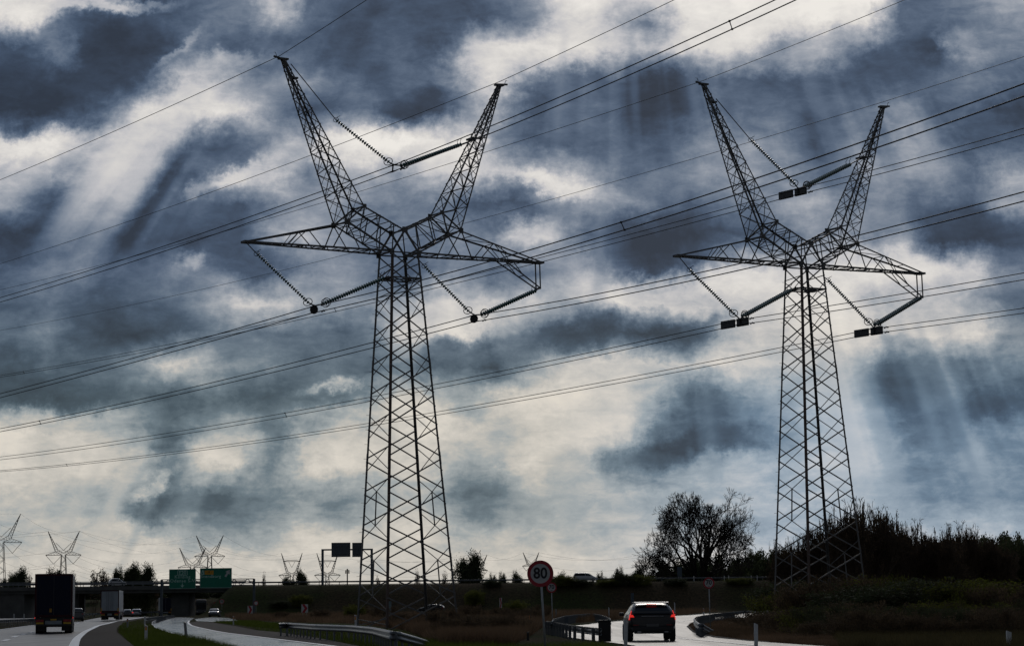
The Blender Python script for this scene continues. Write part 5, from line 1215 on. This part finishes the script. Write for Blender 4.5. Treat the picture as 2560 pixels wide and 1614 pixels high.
def shrub_proto(name, h, w, nst, lv, leafn, leafs, lm, wood, up=.25, spread=.32, r0=.06, jit=.25, shape=1., leaf_lo=.2, upright=.0, bot=True, dome=0., round_=False):
    st = []
    for i in range(nst):
        a = RNG.uniform(0, 2 * math.pi); q = RNG.random() ** .5; rr = q * w * .22
        st.append(((rr * math.cos(a), rr * math.sin(a), -.1), (math.cos(a) * q * w / h * .62, math.sin(a) * q * w / h * .62, 1), h * RNG.uniform(.26, .40), r0 * RNG.uniform(.7, 1.2)))
    P, Q, A, B, T = branching(st, lv, .74, spread, up, .10, (2, 3), .3, .62)
    sc = h / max(.1, np.percentile(Q[:, 2], 99.6)); sw = (w / 2) / max(.1, np.percentile(np.hypot(Q[:, 0], Q[:, 1]), 97)); S3 = np.array([sw, sw, sc]); P *= S3; Q *= S3; T = T * S3
    if round_ :
        for a_ in (P, Q, T):
            r = np.hypot(a_[:, 0], a_[:, 1]) / (w / 2); a_[:, 2] *= 1 - .30 * np.clip(r, 0, 1.2) ** 2; hi = a_[:, 2] > h * .93; a_[hi, 2] = h * .93 + (a_[hi, 2] - h * .93) * .3
    A = np.maximum(A, .012 * h / 5); B = np.maximum(B, .009 * h / 5)
    root = bpy.data.objects.new(name, None)
    seg_mesh('branches', P, Q, A, B, wood, root)
    src = np.concatenate([T, (P + Q)[A < r0 * .5] / 2]); src = src[src[:, 2] > h * leaf_lo]
    C = src[RNG.integers(0, len(src), leafn)] + RNG.normal(size=(leafn, 3)) * jit
    if bot:
        nb = leafn // 3; a = RNG.uniform(0, 2 * math.pi, nb); r = RNG.random(nb) ** .6 * w * .46; C = np.concatenate([C, np.stack([r * np.cos(a), r * np.sin(a), RNG.random(nb) * h * .5], 1)])
    if dome:
        nb = int(leafn * dome); d = RNG.normal(size=(nb, 3)); d /= np.linalg.norm(d, axis=1)[:, None]; r = RNG.random(nb) ** .4 * (.86 + .14 * np.sin(d[:, 0] * 5 + 1) * np.cos(d[:, 2] * 6))
        D3 = d * r[:, None] * np.array([w * .5, w * .5, h * .46]) + np.array([0, 0, h * .52]); keep = np.sin(D3[:, 0] * 2.1) * np.sin(D3[:, 1] * 1.9 + 1) * np.sin(D3[:, 2] * 2.3) > -.25; C = np.concatenate([C, D3[keep]])
    C[:, 2] = np.maximum(C[:, 2], .02)
    leaf_mesh('crown', C, leafs, lm, root, upright); return root
def put(proto, label, x, y, z, sx=1., sz=1., rz=0., name=None, cat='bush', group=None, mats=None):
    o = copy_tree(proto); o.name = name or proto.name; o.location = (x, y, z); o.scale = (sx, sx, sz); o.rotation_euler = (0, 0, rz); tag(o, label, cat, group)
    if mats:
        for c in o.children:
            if c.name.startswith('crown'): 
                c.data = c.data.copy(); c.data.materials[0] = mats
    return o
WILLOW = shrub_proto('willow_bush', 12, 8, 42, 6, 5500, .12, LEAFB, TWIG, .24, .22, .05, .15, leaf_lo=.25, upright=1.2, bot=False, round_=True)
THICK = shrub_proto('thicket_bush', 5, 6, 34, 5, 15000, .15, LEAFD, TWIG, .22, .34, .04, .22, leaf_lo=.02)
TWIGGY = shrub_proto('twiggy_bush', 4, 5, 40, 6, 5000, .10, LEAFB, TWIG, .25, .3, .03, .15, leaf_lo=.1)
ROUND = shrub_proto('round_tree', 9, 9, 10, 7, 15000, .27, LEAFD, BARK, .16, .46, .14, .42, leaf_lo=.12, dome=.35)
LOW = shrub_proto('low_bush', 3, 5, 60, 5, 7000, .085, LEAFB, TWIG, .3, .26, .022, .10, leaf_lo=.02, upright=1.2)
SPARSE = shrub_proto('sapling', 7, 4, 6, 6, 900, .25, LEAFB, TWIG, .3, .3, .07, .2, leaf_lo=.25, bot=False)
FOREST = shrub_proto('forest_tree', 16, 14, 8, 5, 5000, 1.05, LEAFD, BARK, .15, .5, .3, .9, leaf_lo=.1)

GW = 'willow bushes behind the right pylon'
for i, (px, top, wpx, D, lab) in enumerate([
    (1962, 1335, 80, 225, 'thin sparse willow bush left of the right pylon legs'), (1998, 1322, 90, 232, 'sparse willow bush seen between the left and middle pylon legs'),
    (2052, 1272, 125, 222, 'tall willow bush seen through the right pylon'), (2112, 1232, 150, 218, 'tallest willow bush just right of the right pylon'),
    (2180, 1226, 160, 226, 'tall round topped willow bush right of the tallest one'), (2235, 1252, 140, 230, 'willow bush on the falling right shoulder of the clump'),
    (2290, 1284, 130, 236, 'mid height willow bush in the middle of the right clump'), (2345, 1296, 130, 232, 'willow bush with upright twigs against the bright sky'),
    (2400, 1288, 125, 238, 'willow bush with feathery twigs near the right end of the clump'), (2455, 1306, 120, 240, 'lower feathery willow bush second from the right end'), (2505, 1330, 110, 240, 'lowest willow bush at the right end of the clump')]):
    g = PD(px, 1500, D); ztop = PD(px, top, D)[2]; put(WILLOW, lab, g[0], D, 0, wpx / (F / D) / 8 * 1.15, ztop / 12, i * 1.3, group=GW)
# darker hedge filling behind and below
for i, (px, top, D) in enumerate([(1985, 1455, 205), (2050, 1415, 250), (2100, 1385, 252), (2160, 1372, 250), (2225, 1368, 246), (2290, 1362, 252), (2350, 1358, 255), (2410, 1352, 258), (2465, 1352, 262), (2520, 1356, 262), (2575, 1358, 262)]):
    g = PD(px, 1500, D); ztop = PD(px, top, D)[2]
    put(THICK, ['dark dense bush %s' % w for w in ('at the left foot of the right pylon', 'behind the middle legs of the right pylon', 'behind the right leg of the right pylon', 'below the tallest willow bush', 'under the round topped willow bush', 'in the dark middle of the right thicket', 'under the upright twigged willow', 'under the feathery willow', 'below the second last willow bush', 'under the last willow bush', 'at the right edge, half cut off, far back')][i], g[0], D, 0, 1.25, ztop / 5, i * 2.1, 'dark_bush', group='dark bushes behind the right pylon')
fl = ['brown twiggy bush nearest the ramp road on the right', 'low green tinged bush left of the right pylon feet', 'brown bush hiding the middle feet of the right pylon', 'pinkish brown twiggy bush right of the pylon feet', 'dark green bush in the middle of the front row', 'yellow green bush right of the pinkish twigs',
      'dark bush on the right half of the front row', 'olive bush third from the right edge', 'olive bush second from the right edge', 'dark bush cut off by the right edge']
for i, (px, top, D, pr, lm) in enumerate([(1925, 1530, 160, TWIGGY, None), (1975, 1482, 165, THICK, LEAFY), (2035, 1462, 160, TWIGGY, None), (2095, 1440, 158, TWIGGY, None), (2160, 1466, 150, THICK, None), (2225, 1440, 158, THICK, LEAFY), (2300, 1452, 150, THICK, None), (2375, 1455, 148, THICK, LEAFY), (2450, 1452, 150, THICK, LEAFY), (2530, 1462, 146, THICK, None)]):
    g = PD(px, 1500, D); ztop = PD(px, top, D)[2]; put(LOW if pr is TWIGGY or i % 2 else pr, fl[i], g[0], D, 0, 1.25 if pr is THICK else 1.3, ztop / (5 if pr is THICK and not i % 2 else 3), i * 1.7 + .5, 'verge_bush', group='front row of bushes on the right', mats=lm)
f2 = [(1950, 1560, 138), (2010, 1548, 134), (2075, 1530, 132), (2145, 1540, 128), (2215, 1528, 130), (2290, 1536, 126), (2365, 1530, 124), (2440, 1538, 122), (2515, 1540, 120), (2580, 1530, 122)]
for i, (px, top, D) in enumerate(f2):
    g = PD(px, 1560, D); ztop = PD(px, top, D)[2]; put(LOW, 'low dark bush, %s along the right verge' % ('first', 'second', 'third', 'fourth', 'fifth', 'sixth', 'seventh', 'eighth', 'ninth', 'tenth')[i], g[0], D, 0, 1.05, max(.35, ztop / 3), i * .9, 'verge_bush', group='lowest bushes along the right verge')
n10 = ('first', 'second', 'third', 'fourth', 'fifth', 'sixth', 'seventh', 'eighth', 'ninth', 'tenth', 'eleventh', 'twelfth')
for i, px in enumerate(range(1985, 2620, 56)):
    D = 112 - (i % 3) * 3; g = PD(px, 1580, D); put(LOW, 'knee high olive scrub, %s from the left just above the right verge' % n10[i], g[0], D, 0, .8, .40 + .12 * ((i * 5) % 4) / 3, i * 1.3, 'verge_scrub', group='scrub just above the right verge', mats=LEAFY if i % 3 == 1 else LEAFD if i % 3 else None)
for i, px in enumerate(range(2060, 2640, 58)):
    D = 97 + (i % 2) * 3; g = PD(px, 1590, D); put(LOW, 'rough low bush, %s from the left at the bottom right edge' % n10[i], g[0], D, 0, .7, .26 + .08 * (i % 3), i * 1.1, 'weedy_bush', group='weedy bushes at the bottom right edge', mats=LEAFD if i % 2 else None)
for i, (px, y) in enumerate([(700, 1546), (800, 1550), (960, 1556), (1020, 1568), (1120, 1585), (1180, 1560), (1240, 1592), (1300, 1566), (1350, 1553), (1150, 1602), (1250, 1545), (900, 1544)]):
    g = G(px, y); put(LOW, 'dead brown scrub clump in the central field, %s of its group' % n10[i], g[0], g[1], tz(g[0], g[1]), .5 + .1 * (i % 4), .38 + .1 * (i % 3), i * .8, 'field_scrub', group='scrub in the central field')
# bushes on the embankment and in the middle
mid = [(752, 1486, 22, 395, LEAFY, 'yellow green bush above the chevron board'), (700, 1500, 26, 400, None, 'dark bush on the embankment right of the left gantry'), (886, 1512, 24, 300, LEAFY, 'small green bush behind the central guardrail'), (1230, 1452, 22, 425, None, 'dark bush at the top of the embankment left of the 80 sign'), (1186, 1475, 24, 410, LEAFY, 'dull green bush on the embankment under the round tree'),
       (1395, 1438, 40, 420, LEAFY, 'budding bush on the embankment edge right of the 80 sign'), (1455, 1452, 26, 425, None, 'dark bush below the silver people carrier'), (1520, 1448, 30, 420, LEAFY, 'green brown bush on the slope right of the people carrier'), (1560, 1433, 26, 425, None, 'dark upright bush left of the bare tree'), (1600, 1436, 28, 425, LEAFY, 'brownish bush on the slope below the bare tree'),
       (1690, 1455, 28, 425, None, 'low dark bush right under the bare tree'), (1850, 1448, 30, 420, LEAFY, 'green bush on the slope left of the right pylon'), (1290, 1500, 26, 320, LEAFY, 'green bush just left of the 80 sign pole'), (1930, 1470, 34, 330, None, 'dark bush behind the left leg of the right pylon')]
for i, (px, top, wpx, D, lm, lab) in enumerate(mid):
    D = D if D < 390 else (443 if top < 1460 else 436)
    g = PD(px, 1500, D); ztop = PD(px, top, D)[2]; z0 = tz(g[0], D) - .2; put(THICK, lab, g[0], D, z0, wpx / (F / D) / 6 * 2.4, max(.25, (ztop - z0) / 5), i * 1.1, 'slope_bush', group='bushes on the embankment slope', mats=lm)
# trees along the horizon
hz = [(42, 1424, 58, 540, ROUND, 'round dark tree left of the dark blue lorry'), (22, 1440, 46, 560, ROUND, 'lower dark tree at the left edge of the horizon'), (72, 1436, 30, 550, SPARSE, 'thin bush between the left tree and the lorry'), (150, 1428, 80, 560, ROUND, 'wide tree behind the top of the dark blue lorry'), (178, 1430, 26, 556, SPARSE, 'thin tree at the top right corner of the lorry'),
      (232, 1427, 44, 540, SPARSE, 'open twiggy tree left of the bridge tree clump'), (258, 1422, 52, 545, SPARSE, 'open tree second from the left of the bridge clump'), (287, 1424, 44, 545, ROUND, 'tree in the bridge clump above the crossing car'), (322, 1414, 62, 540, ROUND, 'dark rounded tree in the middle of the bridge clump'), (360, 1417, 64, 545, ROUND, 'dark rounded tree at the right of the bridge clump'), (390, 1447, 26, 545, SPARSE, 'small twiggy bush ending the bridge clump'),
      (658, 1432, 16, 520, SPARSE, 'single thin sapling between green signs and portal gantry'), (758, 1428, 40, 520, ROUND, 'small round tree below the crossbeam pylon'), (722, 1444, 44, 560, ROUND, 'low dark bush left of the small round tree'), (945, 1440, 22, 500, SPARSE, 'small bush at the right leg of the portal gantry'), (1045, 1424, 18, 520, SPARSE, 'thin sapling inside the left pylon, left one'), (1116, 1430, 24, 520, SPARSE, 'thin sapling inside the left pylon, right one'),
      (1177, 1387, 78, 500, ROUND, 'round dense tree on the horizon right of the left pylon'), (1233, 1440, 36, 520, ROUND, 'low tree right of the round dense tree'), (1262, 1436, 34, 530, ROUND, 'low tree just left of the 80 sign'), (1298, 1433, 40, 540, ROUND, 'hedge tree left behind the 80 sign'), (1412, 1436, 50, 530, ROUND, 'low leafy tree right of the 80 sign'),
      (1500, 1436, 34, 560, ROUND, 'dark tree right of the silver people carrier'), (1542, 1424, 40, 600, ROUND, 'taller dark tree left of the bare tree, left one'), (1592, 1420, 46, 610, ROUND, 'taller dark tree left of the bare tree, right one'), (1632, 1420, 30, 560, SPARSE, 'open twiggy tree at the left foot of the bare tree')]
for i, (px, top, wpx, D, pr, lab) in enumerate(hz):
    g = PD(px, 1500, D); ztop = PD(px, top, D)[2]; z0 = tz(g[0], D); b_h, b_w = (9, 9) if pr is ROUND else (7, 4)
    put(pr, lab, g[0], D, z0, wpx / (F / D) / b_w * 1.1, (ztop - z0) / b_h, i * .77, 'sapling' if pr is SPARSE else 'horizon_tree', 'tree', 'trees along the horizon')
# wooded hill on the right
k = 0
pl = ['left end', 'left flank', 'left shoulder', 'dip', 'rise', 'upper slope', 'crest', 'right crest', 'right slope', 'right end']
rows = []
for r, (D, dt) in enumerate(((640, 26), (720, 10), (800, 0))):
    px = 1640 + r * 9
    while px < 2600:
        pr_top = np.interp(px, [1600, 1660, 1720, 1790, 1830, 1870, 1930, 2000, 2300, 2400, 2460, 2560, 2700], [1425, 1412, 1402, 1398, 1396, 1383, 1378, 1385, 1375, 1362, 1350, 1340, 1335]) + dt + RNG.uniform(-3, 4)
        rows.append((px, pr_top, D)); px += 30 if r else 32
ordn = ('first', 'second', 'third', 'fourth', 'fifth', 'sixth', 'seventh', 'eighth', 'ninth', 'tenth', 'eleventh', 'twelfth', 'thirteenth', 'fourteenth', 'fifteenth', 'sixteenth', 'seventeenth', 'eighteenth', 'nineteenth', 'twentieth', 'twenty first', 'twenty second', 'twenty third', 'twenty fourth', 'twenty fifth', 'twenty sixth', 'twenty seventh', 'twenty eighth', 'twenty ninth', 'thirtieth', 'thirty first', 'thirty second', 'thirty third', 'thirty fourth')
cnt = {}
for px, top, D in rows:
    cnt[D] = cnt.get(D, -1) + 1
    g = PD(px, 1480, D); z0 = tz(g[0], D); ztop = PD(px, top, D)[2]; rowname = {640: 'front', 720: 'middle', 800: 'back'}[D]
    put(FOREST, 'dark tree of the wooded hill, %s from the left in its %s row' % (ordn[min(cnt[D], 33)], rowname), g[0], D + RNG.uniform(-8, 8), z0, RNG.uniform(.42, .56), max(.2, (ztop - z0) / 16), RNG.uniform(0, 6), 'hill_tree', 'tree', 'trees of the wooded hill')
# dark belt seen through the bridge openings
for i, px in enumerate(range(70, 610, 27)):
    D = 600 + (i % 2) * 14; g = PD(px, 1500, D); ztop = PD(px, 1468 + (i * 7) % 9, D)[2]; z0 = tz(g[0], D)
    put(FOREST, 'dark bush seen under the bridge, %s from the left' % ordn[i], g[0], D, z0 - .3, .34, (ztop - z0) / 16, i * 1.9, 'belt_bush', 'bush', 'bushes beyond the bridge')
for p in (LOW, WILLOW, THICK, TWIGGY, ROUND, SPARSE, FOREST):
    for c in list(p.children): bpy.data.objects.remove(c)
    bpy.data.objects.remove(p)

# grass
def in_poly(x, y, poly):
    c = np.zeros(len(x), bool); j = len(poly) - 1
    for i in range(len(poly)):
        xi, yi = poly[i]; xj, yj = poly[j]
        m = ((yi > y) != (yj > y)) & (x < (xj - xi) * (y - yi) / ((yj - yi) + 1e-12) + xi); c ^= m; j = i
    return c
def off_road(x, y):
    k = np.ones(len(x), bool)
    for p in ROADPOLYS: k &= ~in_poly(x, y, p)
    return k
def blades(name, label, px_poly, n, h, w, m, cat, bend=.35):
    poly = np.array(poly_xy(px_poly)); lo, hi = poly.min(0), poly.max(0)
    # denser toward the viewer so cover looks even
    X = []; Y = []; got = 0
    while got < n:
        u = RNG.random(n * 2); y = 1 / (1 / lo[1] + (1 / hi[1] - 1 / lo[1]) * u); x = (RNG.random(n * 2) * 1.6 - .8) * .26 * y * 1.25
        k = in_poly(x, y, poly) & off_road(x, y); X.append(x[k]); Y.append(y[k]); got += k.sum()
        if len(X) > 60: break
    x = np.concatenate(X)[:n]; y = np.concatenate(Y)[:n]; z = terr(x, y); n = len(x)
    hh = h * RNG.uniform(.45, 1.15, n) * (1 + .35 * np.sin(x * .31 + y * .11) * np.sin(y * .07)); a = RNG.uniform(0, math.pi, n); ww = w * (.6 + y / 260.)
    V = np.empty((n, 3, 3)); V[:, 0] = np.stack([x - np.cos(a) * ww / 2, y - np.sin(a) * ww / 2, z - .02], 1); V[:, 1] = np.stack([x + np.cos(a) * ww / 2, y + np.sin(a) * ww / 2, z - .02], 1)
    V[:, 2] = np.stack([x + RNG.normal(size=n) * hh * bend, y + RNG.normal(size=n) * hh * bend, z + hh], 1)
    o = mesh_obj(name, V.reshape(-1, 3), (np.arange(n) * 3)[:, None] + np.arange(3)[None], m); return tag(o, label, cat, kind='stuff')
DRY = leafmat('dead brown grass', (.15, .098, .06), .5, .12); GREENG = leafmat('short green grass', (.085, .115, .016), .4, .25)
OLIVE = leafmat('olive undergrowth leaves', (.075, .062, .028), .5, .5)
blades('tall_dead_grass', 'tall dead brown grass filling the field between slip road and ramp', [(560, 1536), (590, 1546), (700, 1553), (900, 1558), (1010, 1574), (1075, 1600), (1110, 1612), (1280, 1612), (1320, 1592), (1352, 1570), (1372, 1558), (1405, 1556), (1450, 1555), (1560, 1546), (1690, 1534), (1800, 1526), (1800, 1521), (1200, 1528), (640, 1536)], 150000, .75, .035, DRY, 'grass')
blades('verge_grass', 'short green grass on the verge around the central guardrail', [(590, 1548), (700, 1556), (900, 1562), (1010, 1580), (1075, 1603), (1300, 1618), (1500, 1612), (1600, 1640), (1400, 1800), (900, 1700), (700, 1590), (600, 1562)], 60000, .26, .02, GREENG, 'grass')
blades('island_grass', 'short green grass island between motorway shoulder and slip road', [(300, 1547), (360, 1543), (380, 1556), (400, 1572), (470, 1590), (560, 1612), (700, 1660), (420, 1700), (330, 1610), (296, 1580)], 40000, .24, .02, GREENG, 'grass')
blades('far_island_grass', 'dark grass island right of the slip road bend', [(520, 1551), (640, 1552), (700, 1560), (700, 1572), (600, 1562)], 12000, .22, .03, GREENG, 'grass')
blades('bank_grass', 'rough dark olive undergrowth covering the ground of the bottom right corner', [(1960, 1541), (2560, 1545), (2760, 1560), (2760, 1700), (2300, 1636), (2100, 1619), (2060, 1560)], 90000, .42, .03, OLIVE, 'undergrowth')
blades('ramp_island_grass', 'dull brown green grass inside the ramp bend on the right', [(1722, 1564), (1745, 1552), (1890, 1543), (1960, 1541), (2080, 1560), (2120, 1618), (1920, 1604), (1865, 1600), (1785, 1590), (1736, 1578)], 70000, .22, .022, DRY, 'grass')
